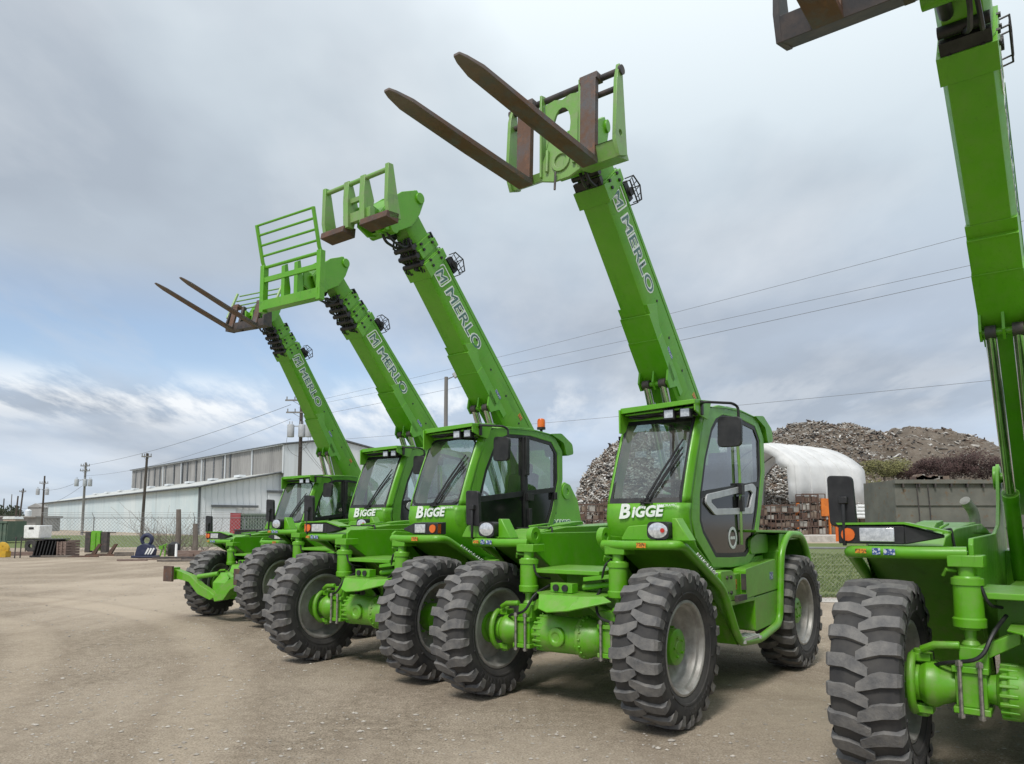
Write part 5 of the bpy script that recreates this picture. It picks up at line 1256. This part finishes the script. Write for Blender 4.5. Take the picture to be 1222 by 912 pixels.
# blue crane hook block with striped cheek
p = at(176, 36.5); root = empty('hook_block', None, (p.x, p.y, 0), scale=.88); tagx(root, 'dark blue crane hook block with white diagonal stripes on a low pallet', 'hook block')
M['navy'] = worn('navy_paint', (.015, .022, .06), (.035, .04, .08), 5, .5)
mb = MB(); mb.prism([(-.52, .14), (.46, .14), (.50, .45), (.30, .72), (-.05, .80), (-.40, .62)], -.25, .25); mb.box((-.02, 0, .07), (1.25, .8, .12)); link('cheek', mb.mesh('cheek', 'navy'), root, .03)
mb = MB(); mb.tube([(.02 + .27 * math.cos(a), 0, .98 + .27 * math.sin(a)) for a in [R(-60 + 15 * k) for k in range(20)]], [.09 + .03 * math.sin(k / 19 * 3.14) for k in range(20)], 10); link('hook', mb.mesh('hook', 'navy'), root)
mb = MB()
for k in range(3): x = .06 + k * .15; mb.prism([(x - .02, .20), (x + .06, .20), (x + .24, .52), (x + .15, .56)], -.262, -.252)
link('stripes', mb.mesh('stripes', 'white'), root)
# small bits near the fence
p = at(196, 38); mb = MB(); mb.tube([(p.x - .15, p.y, 0), (p.x, p.y, .55), (p.x + .2, p.y, .62)], .04, 6); mb.tube([(p.x + .1, p.y, 0), (p.x + .12, p.y, .6)], .04, 6); mb.box((p.x - .1, p.y, .45), (.2, .1, .18)); simple('tool_stand', 'small green tool stand right of the blue hook block', 'tool stand', mb, ['green'])
p = at(209, 38.5); mb = MB(); mb.lathe([(0, 0), (.28, 0), (.32, .2), (.28, .6), (.1, .72), (0, .73)], 14, axis='Z', c=(p.x, p.y, 0)); simple('barrel', 'squat black barrel behind the white marker post', 'barrel', mb, ['black'])
p = at(214, 37); mb = MB(); mb.lathe([(0, 0), (.09, 0), (.06, .04), (.055, .62), (.04, .66), (0, .67)], 14, axis='Z', c=(p.x - .1, p.y, 0)); simple('marker_post', 'short white marker post before the black barrel', 'post', mb, ['white'])
M['bark'] = worn('bark', (.12, .10, .085), (.2, .175, .15), 3, .95, 0, .35, .7, .6, .03, vec=(1, 1, .3))
for px, d, yt, lb in ((213, 40, 608, 'taller grey broken trunk wrapped in bare twigs near the fence'), (233.5, 40, 625, 'shorter grey trunk stub right of the twig-wrapped one')):
    p = at(px, d); zt = zat(yt, d); mb = MB(); mb.tube([(p.x, p.y, 0), (p.x + .03, p.y, zt * .5), (p.x - .02, p.y, zt)], [.17, .14, .12], 9); simple('tree_stump', lb, 'tree stump', mb, ['bark'], 'broken trunks by the fence')
def twig_bush(name, label, cx, cy, rx, rz, n, mat, cat='shrub', z0=0, group=None, thick=.012, spread=1.0):
    mb = MB()
    for k in range(n):
        a = rnd.uniform(0, 6.28); el = rnd.uniform(.3, 1.35); L = rz * rnd.uniform(.6, 1.1) / max(.5, math.sin(el))
        p0 = Vector((cx + rnd.uniform(-.3, .3) * rx, cy + rnd.uniform(-.3, .3) * rx, z0)); dv = Vector((math.cos(a) * math.cos(el) * spread, math.sin(a) * math.cos(el) * spread, math.sin(el)))
        pts = [p0]; 
        for j in range(5):
            dv = (dv + Vector((rnd.uniform(-.3, .3), rnd.uniform(-.3, .3), rnd.uniform(-.22, .2)))).normalized(); pts.append(pts[-1] + dv * L * .2)
            if j > 0 and rnd.random() < .9:
                q = (dv + Vector((rnd.uniform(-1, 1), rnd.uniform(-1, 1), rnd.uniform(-.3, .7)))).normalized(); mb.tube([pts[-1], pts[-1] + q * L * .16, pts[-1] + q * L * .28 + Vector((0, 0, rnd.uniform(-.1, .1)))], thick * .55, 3)
        mb.tube(pts, [thick * (1.3 - .2 * i) for i in range(6)], 3)
    return simple(name, label, cat, mb, [mat], group)
M['twig'] = worn('dry_twigs', (.16, .14, .12), (.24, .21, .18), 5, .95)
p = at(208, 40.5); twig_bush('bare_bush', 'grey leafless bush leaning on the broken trunk', p.x, p.y, 1.0, 1.7, 70, 'twig')
p = at(240, 41); twig_bush('bare_bush', 'thin arching dry brambles right of the trunk stubs', p.x, p.y, 1.6, 1.3, 28, 'twig', spread=1.6)
# debris on the ground by the fence
planks = [(160, 33.5, 1.3, .12, .08, 4, 'brownwood'), (178, 34.5, 1.0, .08, .06, -14, 'brownwood'), (222, 33, 2.3, .12, .1, 6, 'bark'), (243, 35, 2.0, .1, .12, -4, 'darksteel'), (205, 35.5, 1.6, .1, .1, 8, 'darksteel'), (262, 36, 1.6, .5, .28, 3, 'darksteel'), (234, 38, 1.9, .3, .30, 0, 'brownwood'), (70, 37, 1.4, .1, .1, 12, 'bark'), (100, 37.2, 1.6, .1, .08, 4, 'rust'), (28, 39, 1.5, .15, .2, 5, 'brownwood'), (150, 38.5, .9, .2, .2, 20, 'bark')]
names = ['split brown timber nearest the camera, left of the hook block shadow', 'short brown timber right beside the split one', 'long pale log before the trunk stubs', 'thin dark beam right of the long log', 'dark bar lying before the black barrel', 'flat dark steel box near the farthest telehandler wheel', 'stacked brown boards behind the dark beam', 'thin log before the narrow crates', 'rusty bar under the two tines', 'timber baulk between the yellow sheave and the generator', 'short log left of the hook block']
for (px, d, L, w, h, a, mt), lb in zip(planks, names):
    p = at(px, d); mb = MB(); mb.box((0, 0, h / 2), (L, w, h)); mb.box((L * .1, w * .9, h * .35), (L * .7, w * .6, h * .7)); mb.box((-L * .2, -w * .8, h * .25), (L * .4, w * .5, h * .5), Matrix.Rotation(.2, 3, 'Z'))
    o = link('timber' if mt in ('brownwood', 'bark') else 'steel_bar', mb.mesh('debris', mt), None, .01); o.location = (p.x, p.y, 0); o.rotation_euler.z = R(a); tagx(o, lb, 'timber' if mt in ('brownwood', 'bark') else 'steel bar', 'scrap timber and bars by the fence')
for k, (px, d, h, lb) in enumerate(((20, 36, 1.0, 'thin dark stake, left of the two by the yellow sheave'), (26.5, 36.3, 1.0, 'thin dark stake, right of the two by the yellow sheave'))):
    p = at(px, d); mb = MB(); mb.tube([(p.x, p.y, 0), (p.x + .02, p.y, h)], .03, 6); mb.box((p.x + .01, p.y, h), (.08, .05, .05)); simple('stake', lb, 'stake', mb, ['darksteel'], 'stakes at the left edge')
# far trees: trunk and crown of leaf clumps
M['leaf'] = worn('dark_foliage', (.030, .042, .022), (.065, .075, .038), 2, .9); M['leafolive'] = worn('olive_foliage', (.13, .13, .045), (.21, .19, .08), 1.5, .9); M['leafrust'] = worn('dry_reddish_foliage', (.055, .030, .028), (.10, .06, .05), 1.5, .95)
def crown(mb, c, rx, rz, n, leaf, lumps=9):
    cs = [(c[0] + rnd.uniform(-.75, .75) * rx, c[1] + rnd.uniform(-.75, .75) * rx, c[2] + rnd.uniform(-.6, .8) * rz, rnd.uniform(.35, .6)) for _ in range(lumps)]
    for k in range(n):
        q = rnd.choice(cs); v = Vector((rnd.gauss(0, 1), rnd.gauss(0, 1), rnd.gauss(0, 1))).normalized() * (rnd.random() ** .4)
        p = Vector((q[0] + v.x * rx * q[3], q[1] + v.y * rx * q[3], q[2] + v.z * rz * q[3])); s = leaf * rnd.uniform(.6, 1.4)
        a = Vector((rnd.gauss(0, 1), rnd.gauss(0, 1), rnd.gauss(0, 1))).normalized(); b = a.orthogonal().normalized()
        mb.add([p - a * s, p + b * s * .5, p + a * s, p - b * s * .5], [(0, 1, 2, 3)])
def tree(px, d, yt, rx, label, leaf='leaf', n=900):
    p = at(px, d); zt = zat(yt, d); root = empty('tree', None, (p.x, p.y, 0)); tagx(root, label, 'tree', 'far trees at the left edge')
    mb = MB(); mb.tube([(0, 0, 0), (.1, 0, zt * .5), (0, 0, zt * .8)], [.25, .16, .06], 7); link('trunk', mb.mesh('trunk', 'bark'), root)
    mb = MB(); crown(mb, (0, 0, zt * .62), rx, zt * .36, n, .28); link('crown', mb.mesh('crown', leaf, False), root)
tree(3, 180, 603, 4.5, 'dark round tree at the left edge behind the shed'); tree(-8, 150, 600, 4, 'dark tree cut by the left picture edge'); tree(24, 210, 612, 4.5, 'low dark tree between the far poles'); tree(13, 215, 609, 4, 'thin tree just right of the dark round tree')

# ================================================================= RIGHT BACKGROUND
M['dirt'] = worn('spoil_dirt', (.085, .067, .050), (.17, .14, .11), .35, .95, 0, .35, .65, .8, .3, c3=(.20, .18, .155), detail=9)
M['scrapgrey'] = worn('scrap_grey', (.27, .25, .22), (.41, .385, .345), 1.5, .8); M['scrapwhite'] = worn('scrap_pale', (.62, .61, .58), (.45, .43, .40), 1.5, .8); M['scrapbrown'] = worn('scrap_brown', (.15, .11, .085), (.26, .20, .15), 1.5, .9); M['scrapdark'] = worn('scrap_dark', (.045, .042, .042), (.08, .075, .07), 1.5, .9)
def heap(name, label, prof, d0, dep, z0, nchips, chip, mats, rough=1.0, weights=(4, 3, 2, 3)):
    """ridge: prof = [(px, ytop)], crest at distance d0 + dep/2, sampled on a grid with noise"""
    pts = [(at(px, d0 + dep * .5).x, zat(y, d0 + dep * .5)) for px, y in prof]
    x0, x1 = pts[0][0], pts[-1][0]
    def top(x):
        for (a, za), (b, zb) in zip(pts, pts[1:]):
            if x <= b: t = (x - a) / (b - a); return za + (zb - za) * t
        return pts[-1][1]
    def hgt(x, v):
        h = top(x) - z0; s = math.sin(math.pi * min(1, max(0, v))) ** .75
        n = mn.fractal(Vector((x * .16, v * dep * .16, 2.3)), .9, 2.1, 6) * rough
        return z0 + max(0, h * s + n * min(1, s * 2) * h * .10)
    mb = MB(); nu, nv = 150, 60
    mb.grid(lambda u, v: (x0 + (x1 - x0) * u, d0 + dep * v, hgt(x0 + (x1 - x0) * u, v) - .02), nu, nv, False)
    for k in range(nchips):
        u, v = rnd.random(), rnd.random() * .55
        if name == 'spoil_hill' and u > .42 and rnd.random() < .8: continue
        if True: pass
        x = x0 + (x1 - x0) * u; y = d0 + dep * v; z = hgt(x, v) + rnd.uniform(-.1, .15)
        s = chip * rnd.uniform(.35, 1.3); rot = Matrix.Rotation(rnd.uniform(0, 6.28), 3, 'Z') @ Matrix.Rotation(rnd.uniform(-1, 1), 3, 'X') @ Matrix.Rotation(rnd.uniform(-.8, .8), 3, 'Y')
        mb.box((x, y, z), (s * rnd.uniform(.6, 2.2), s * rnd.uniform(.2, .6), s * rnd.uniform(.1, .35)), rot, mi=rnd.choices((1, 2, 3, 4), weights)[0])
    for k in range(260 if name == 'scrap_heap' else 120):   # big pieces: beams, bent sheets, bars
        u, v = rnd.random(), rnd.random() * .5; x = x0 + (x1 - x0) * u; y = d0 + dep * v; z = hgt(x, v)
        rot = Matrix.Rotation(rnd.uniform(0, 6.28), 3, 'Z') @ Matrix.Rotation(rnd.uniform(-.9, .9), 3, 'Y'); q = rnd.random()
        if q < .5: a = rot @ Vector((1, 0, 0)) * rnd.uniform(.6, 1.7); m0 = Vector((x, y, z + .1)); mb.tube([m0 - a, m0 + Vector((0, 0, rnd.uniform(-.2, .3))), m0 + a], rnd.uniform(.03, .09), 5, mi=rnd.choice((1, 2, 3, 4, 4)), smooth=False)
        else: mb.box((x, y, z + .1), (rnd.uniform(.8, 2.0), rnd.uniform(.4, 1.0), .05), rot @ Matrix.Rotation(rnd.uniform(-.6, .6), 3, 'X'), mi=rnd.choice((1, 1, 2, 3, 4)))
    o = link(name, mb.mesh(name, mats, False)); tagx(o, label, 'rubble heap', kind='stuff'); return hgt
sm = ['dirt', 'scrapgrey', 'scrapwhite', 'scrapbrown', 'scrapdark']
heap('scrap_heap', 'grey scrap heap rising behind the middle telehandlers', [(672, 622), (686, 602), (697, 575), (711, 556), (722, 545), (742, 530), (780, 520), (860, 522), (905, 532), (950, 545), (985, 575), (1010, 610)], 96, 30, .4, 34000, .46, sm, 1.2, (5, 3.5, 4, 3))
hB = heap('spoil_hill', 'brown and grey spoil hill against the sky at right', [(780, 600), (840, 560), (890, 524), (915, 517), (940, 514), (962, 508), (985, 506), (1005, 512), (1040, 514), (1060, 518), (1080, 514), (1110, 514), (1145, 521), (1165, 528), (1185, 540), (1230, 548), (1300, 556), (1400, 600)], 140, 60, .4, 20000, .60, sm, .8, (5, 1.2, 4, 2))
# shrubs on the hill
def hill_bush(px, d, yb, yt, label, mat, rx, n, name='shrub'):
    d = 132 + (d - 100); rx *= 1.3; n = int(n * 1.3)
    p = at(px, d); zb, zt = zat(yb, d), zat(yt, d); root = empty(name, None, (p.x, p.y, zb)); tagx(root, label, 'shrub', 'shrubs on the spoil hill')
    mb = MB(); 
    for k in range(5): a = k * 1.3; mb.tube([(0, 0, -.5), (math.cos(a) * .5, math.sin(a) * .5, (zt - zb) * .4), (math.cos(a) * rx * .5, math.sin(a) * rx * .5, (zt - zb) * .75)], [.09, .06, .03], 5)
    link('stems', mb.mesh('stems', 'bark'), root); mb = MB(); crown(mb, (0, 0, (zt - zb) * .45), rx, (zt - zb) * .45, n, .17, 14); link('foliage', mb.mesh('foliage', mat, False), root)
hill_bush(1058, 100, 572, 546, 'olive green shrub on the hill, left of the pair', 'leafolive', 2.6, 2600)
hill_bush(1074, 103, 570, 548, 'olive shrub on the hill, touching the dark reddish ones', 'leafolive', 2.2, 2200)
hill_bush(1050, 98, 596, 572, 'lower pale olive shrub beside the white shelter', 'leafolive', 2.2, 1700)
for px, yt, rx, lb in ((1100, 548, 2.6, 'dark reddish bare shrub nearest the olive ones'), (1120, 541, 2.8, 'dark reddish shrub second from the olive ones'), (1143, 536, 2.8, 'tallest dark reddish shrub on the hill'), (1168, 534, 2.8, 'dark reddish shrub beside the right boom'), (1195, 540, 2.8, 'dark reddish shrub behind the right boom')):
    hill_bush(px, 100, 575, yt, lb, 'leafrust', rx, 2600)
# white arched shelter: opening towards the left end, long wall facing the lot
S = empty('fabric_shelter', None, (at(952, 78).x, 78, .55)); tagx(S, 'white arched fabric shelter open at its left end before the scrap heap', 'shelter')
M['fabric'] = worn('white_fabric', (.66, .66, .65), (.56, .56, .55), .6, .7, 0, .4, .65, .25, .05); M['orangesteel'] = worn('orange_steel', (.62, .17, .02), (.45, .12, .02), 2, .6)
def sh(px, y, d): p = at(px, d, y); return p - S.location
mb = MB()
A0, A1 = Vector((0, 0, zat(599, 78) - .55)), Vector((0, 0, zat(556, 78) - .55))
ax_ = Vector((.82, .57, 0)).normalized(); ln = 13.4; pr = Vector((-ax_.y, ax_.x, 0))
SPAN = 14.; ztop = zat(527, 84) - .55; ze = A1.z; zb = A0.z
prof = [(0, zb), (0.05, (zb + ze) / 2), (.15, ze)] + [(SPAN * q, ze + (ztop - ze) * (1 - (2 * q - 1) ** 2) ** .9) for q in [(k + .6) / 15 for k in range(14)]] + [(SPAN - .15, ze), (SPAN, zb)]
nb = 10; vs = []
for k in range(nb + 1):
    for (w, z) in prof:
        sagz = -.10 * math.sin(math.pi * k / nb * 5) ** 2; vs.append(ax_ * (ln * k / nb) + pr * w + Vector((0, 0, z + (sagz if z > ze + .3 else 0))))
m_ = len(prof); mb.add(vs, [(k * m_ + i, k * m_ + i + 1, (k + 1) * m_ + i + 1, (k + 1) * m_ + i) for k in range(nb) for i in range(m_ - 1)], True)
link('cover', mb.mesh('cover', 'fabric', False), S, solid=.08)
mb = MB()
for k in range(0, nb + 1, 2): mb.tube([ax_ * (ln * k / nb) + pr * (w + (.15 if w < SPAN / 2 else -.15)) + Vector((0, 0, z - .15)) for (w, z) in prof], .07, 6)
link('ribs', mb.mesh('ribs', 'greypole'), S)
for k in range(2, nb, 2):
    mb = MB(); mb.tube([ax_ * (ln * k / nb) + pr * (w - (.06 if w < SPAN / 2 else -.06)) + Vector((0, 0, z + .02)) for (w, z) in prof], .05, 5); link('seam', mb.mesh('seam', 'fabric'), S)
# front valance skirt at the open end
mb = MB(); vs = []
for (w, z) in prof: vs += [ax_ * -.05 + pr * w + Vector((0, 0, z)), ax_ * -.05 + pr * (w + (.9 if w < 2 else -.9 if w > SPAN - 2 else 0)) + Vector((0, 0, z - (.9 if z > ze + .2 else .0)))]
mb.add(vs, [(2 * i, 2 * i + 1, 2 * i + 3, 2 * i + 2) for i in range(m_ - 1)]); link('valance', mb.mesh('valance', 'fabric', False), S, solid=.05)
for k in (0, 5, 10):
    q = ax_ * (ln * k / nb); mb = MB(); mb.box((q.x + .1, q.y + .2, zb / 2), (.32, .32, zb)); link('leg', mb.mesh('leg', 'orangesteel'), S)
    q = q + pr * SPAN; mb = MB(); mb.box((q.x, q.y - .2, zb / 2), (.32, .32, zb)); link('leg', mb.mesh('leg', 'orangesteel'), S)
# racks, stacks of frames and pipes in front of it
def rack(px, d, w, h, label, tiers, mat, dep=1.6):
    p = at(px, d); root = empty('storage_rack', None, (p.x, p.y, .55)); tagx(root, label, 'storage rack', 'racks of scrap frames before the shelter')
    mb = MB()
    for sx in (-1, -.33, .33, 1):
        for sy in (-1, 1): mb.box((sx * w / 2, sy * dep / 2, h / 2), (.07, .07, h))
    for k in range(tiers + 1): mb.box((0, -dep / 2, h * k / tiers), (w, .05, .08)); mb.box((0, dep / 2, h * k / tiers), (w, .05, .08))
    link('frame', mb.mesh('frame', 'rust'), root); mb = MB(); 
    for k in range(tiers):
        n = rnd.randint(5, 8)
        for j in range(n):
            hh = h / tiers * rnd.uniform(.45, .82); mb.box((-w / 2 + w * (j + .5) / n, rnd.uniform(-.1, .1), h * k / tiers + hh / 2 + .05), (w / n * rnd.uniform(.7, .95), dep * .85, hh), mi=rnd.choice((0, 0, 1, 2)))
    link('load', mb.mesh('load', mat), root)
rk = ['scrapbrown', 'scrapgrey', 'rust']
for px, d, w, yt, lb, t in ((912, 76, 2.2, 604, 'short scrap rack half hidden by the telehandler cab', 3), (934, 75, 2.9, 603, 'reddish scrap rack left of the orange shelter leg', 4), (968, 74.5, 2.3, 590, 'tallest scrap rack right of the orange shelter leg', 5), (945, 73, 2.6, 620, 'low red pallet rack in front of the reddish one', 2), (990, 75, 2.4, 616, 'low dark rack right of the tallest one', 2), (1012, 75, 2.0, 618, 'low grey rack behind the tall black mirror', 2), (1036, 74, 3.4, 612, 'wide low rack under the white pipes', 2), (1060, 74, 2.6, 622, 'low rusty rack at the orange barrier', 2), (742, 70, 3.6, 596, 'scrap rack left of the middle cab', 4), (706, 70, 3.6, 602, 'reddish basket rack before the scrap heap, left of the middle cab', 4)):
    rack(px, d, w, zat(yt, d) - .55, lb, t, rk)
mb = MB()
for k in range(22):
    a = at(1020 + (k % 6) * 2.0, 72.3); r = .17; mb.cyl((a.x + (k % 6) * .28 * .0 + (k // 6) * .1, a.y + .0 + (k % 6) * .2, .55 + 1.75 + (k // 6) * .34), (a.x + 3.0 + (k // 6) * -.4, a.y + (k % 6) * .2 + .6, .55 + 1.7 + (k // 6) * .34), r, 12)
simple('pipe_stack', 'stack of white pipes right of the tall black mirror', 'pipes', mb, ['white'])
for px0, px1, yt, yb, d, lb in ((981, 992, 595, 616, 73.6, 'small upright orange panel left of the black mirror'), (1040, 1066, 594, 632, 76, 'large orange barrier panel at the foot of the hill')):
    a, b = at(px0, d), at(px1, d); mb = MB(); z1, z2 = zat(yt, d), max(.55, zat(yb, d)); mb.prism([(a.x, z1), (b.x, z1 - .05), (b.x, z2), (a.x + (b.x - a.x) * .55, z2)] if px0 > 1000 else [(a.x, z1), (b.x, z1), (b.x, z2), (a.x, z2)], d, d + .2)
    mb.box(((a.x + b.x) / 2, d + .35, (z1 + .55) / 2), (.15, .3, z1 - .6)); mb.box((b.x - .1, d + .1, (z1 + .55) / 2), (.16, .25, z1 - .55)); simple('orange_panel', lb, 'barrier panel', mb, ['orangesteel'], 'orange panels before the shelter')
# large grey roll-off box
a, b = at(1070, 27), at(1240, 27); zt = zat(573, 27); root = empty('rolloff_container', None, (a.x, 27, 0)); tagx(root, 'large grey-green roll-off container behind the nearest telehandler', 'container')
L = b.x - a.x; mb = MB()
mb.hexa([(0, 0, .2), (L, 0, .2), (L, 2.4, .2), (0, 2.4, .2), (0, -.0, zt), (L, 0, zt), (L, 2.4, zt), (0, 2.4, zt)])
mb.box((L / 2, -.04, zt - .06), (L + .1, .16, .14)); 
for z in (zt * .48, zt * .72): mb.box((L / 2, -.03, z), (L, .05, .03))
link('body', mb.mesh('body', 'greybox'), root)
for k in range(9): mb = MB(); mb.box((.25 + k * (L - .5) / 8, -.06, zt - .20), (.05, .14, .14)); link('hook', mb.mesh('hook', 'darksteel'), root)
for x in (.75, 1.15): mb = MB(); mb.tube([(x, -.08, zt - .1), (x + .05, -.09, zt * .6), (x - .06, -.08, .3)], .022, 6); link('strap', mb.mesh('strap', 'darksteel'), root)
mb = MB(); p = at(1132, 26.6)
for k in range(10): mb.box((1.0 + k * .08 + rnd.uniform(-.2, .2), .3, zt + .03 + rnd.uniform(0, .1)), (.35, .3, .12), Matrix.Rotation(rnd.uniform(-1, 1), 3, 'Y'), mi=k % 3)
link('load', mb.mesh('load', rk), root)

# ================================================================= SKY, SUN, CAMERA
w = bpy.data.worlds.new('World'); scene.world = w; w.use_nodes = True; nt = w.node_tree; nt.nodes.clear()
out = nt.nodes.new('ShaderNodeOutputWorld')
SUN_EL, SUN_AZ = R(52), R(205)   # azimuth measured clockwise from +Y
sky = nt.nodes.new('ShaderNodeTexSky'); sky.sky_type = 'NISHITA'; sky.sun_disc = False; sky.sun_elevation = SUN_EL; sky.sun_rotation = SUN_AZ
sky.air_density = 1.0; sky.dust_density = 1.5
tc = nt.nodes.new('ShaderNodeTexCoord'); sep = nt.nodes.new('ShaderNodeSeparateXYZ'); nt.links.new(tc.outputs['Generated'], sep.inputs[0])
def mth(op, a, b=None, c=None):
    n = nt.nodes.new('ShaderNodeMath'); n.operation = op
    for i, v in enumerate((a, b, c)):
        if v is None: continue
        if isinstance(v, bpy.types.NodeSocket): nt.links.new(v, n.inputs[i])
        else: n.inputs[i].default_value = v
    return n.outputs[0]
el = mth('MAXIMUM', sep.outputs['Z'], 0.0)
# cloud layer coordinates: direction projected on a plane overhead, flattened towards the horizon
den = mth('ADD', el, .16); cx = mth('DIVIDE', sep.outputs['X'], den); cy = mth('DIVIDE', sep.outputs['Y'], den)
cmb = nt.nodes.new('ShaderNodeCombineXYZ'); nt.links.new(cx, cmb.inputs[0]); nt.links.new(cy, cmb.inputs[1])
def cn(scale, det, ro, off=0, vec=(1, 1, 1)):
    mp = nt.nodes.new('ShaderNodeMapping'); mp.inputs['Location'].default_value = (off, off * .7, 0); mp.inputs['Scale'].default_value = vec; nt.links.new(cmb.outputs[0], mp.inputs[0])
    n = nt.nodes.new('ShaderNodeTexNoise'); n.inputs['Scale'].default_value = scale; n.inputs['Detail'].default_value = det; n.inputs['Roughness'].default_value = ro; nt.links.new(mp.outputs[0], n.inputs['Vector']); return n.outputs['Fac']
n1 = cn(.55, 6, .5, 3.1, (1, .8, 1)); n2 = cn(1.3, 8, .55, 7.7, (1, .55, 1)); n3 = cn(3.2, 9, .6, 1.3, (1, .35, 1))
# cloud tone against elevation (z = sine of elevation)
base = ramp(nt, el, [(0.0, (.58, .66, .74)), (.09, (.50, .59, .71)), (.16, (.50, .61, .76)), (.26, (.43, .50, .60)), (.40, (.54, .62, .69)), (.52, (.70, .78, .83)), (1.0, (1.3, 1.35, 1.38))])
dark = mix(nt, ramp(nt, n1, [(.40, 0), (.56, 1)]), (.35, .40, .47), base)
c1 = mix(nt, .85, base, dark)
lite = ramp(nt, n2, [(.50, 0), (.72, 1)]); c2 = mix(nt, mth('MULTIPLY', lite, .50), c1, (.74, .77, .80))
# bright broken edge of the deck low in the sky
band = ramp(nt, el, [(.10, 0), (.14, 1), (.175, 1), (.20, 0)])
puff = mth('MULTIPLY', mth('MULTIPLY', band, ramp(nt, sep.outputs['X'], [(0.0, 1), (.12, .25)])), ramp(nt, n3, [(.46, 0), (.58, 1)])); c3 = mix(nt, mth('MULTIPLY', puff, .8), c2, (.90, .92, .93))
# blue gap above the far left
gx_ = mth('MULTIPLY', ramp(nt, el, [(.15, 0), (.19, 1), (.235, 1), (.31, 0)]), ramp(nt, mth('ADD', sep.outputs['X'], mth('MULTIPLY', n2, .5)), [(-.35 + .0, 1), (.05, 1), (.30, 0)] if False else [(0.0, 1), (.28, 0)]))
gap = mth('MULTIPLY', gx_, ramp(nt, n3, [(.36, .55), (.50, 1)]))
bgS = nt.nodes.new('ShaderNodeBackground'); bgS.inputs['Strength'].default_value = .15; nt.links.new(sky.outputs[0], bgS.inputs[0])
bgC = nt.nodes.new('ShaderNodeBackground'); bgC.inputs['Strength'].default_value = 1.0; nt.links.new(c3, bgC.inputs[0])
mxs = nt.nodes.new('ShaderNodeMixShader'); nt.links.new(mth('SUBTRACT', 1.0, mth('MULTIPLY', gap, .75)), mxs.inputs[0]); nt.links.new(bgS.outputs[0], mxs.inputs[1]); nt.links.new(bgC.outputs[0], mxs.inputs[2]); nt.links.new(mxs.outputs[0], out.inputs[0])
ld = bpy.data.lights.new('sun', 'SUN'); ld.energy = 2.3; ld.angle = R(14); ld.color = (1, .96, .90)
lo = bpy.data.objects.new('sun', ld); col.objects.link(lo)
dv = Vector((math.sin(SUN_AZ) * math.cos(SUN_EL), math.cos(SUN_AZ) * math.cos(SUN_EL), math.sin(SUN_EL)))
lo.rotation_euler = dv.to_track_quat('Z', 'Y').to_euler(); lo.location = dv * 50
cam = bpy.data.cameras.new('camera'); co = bpy.data.objects.new('camera', cam); col.objects.link(co); scene.camera = co
co.location = (0, 0, H); co.rotation_euler = (math.pi / 2 + PITCH, 0, 0)
cam.sensor_width = 36; cam.lens = F / 1222 * 36; cam.shift_y = (PY - 456) / 1222; cam.clip_end = 3000; cam.clip_start = .05
vs_ = scene.view_settings; vs_.view_transform = 'Standard'; vs_.look = 'None'; vs_.exposure = .2; vs_.gamma = 1
scene.cycles.max_bounces = 6; scene.cycles.transparent_max_bounces = 12
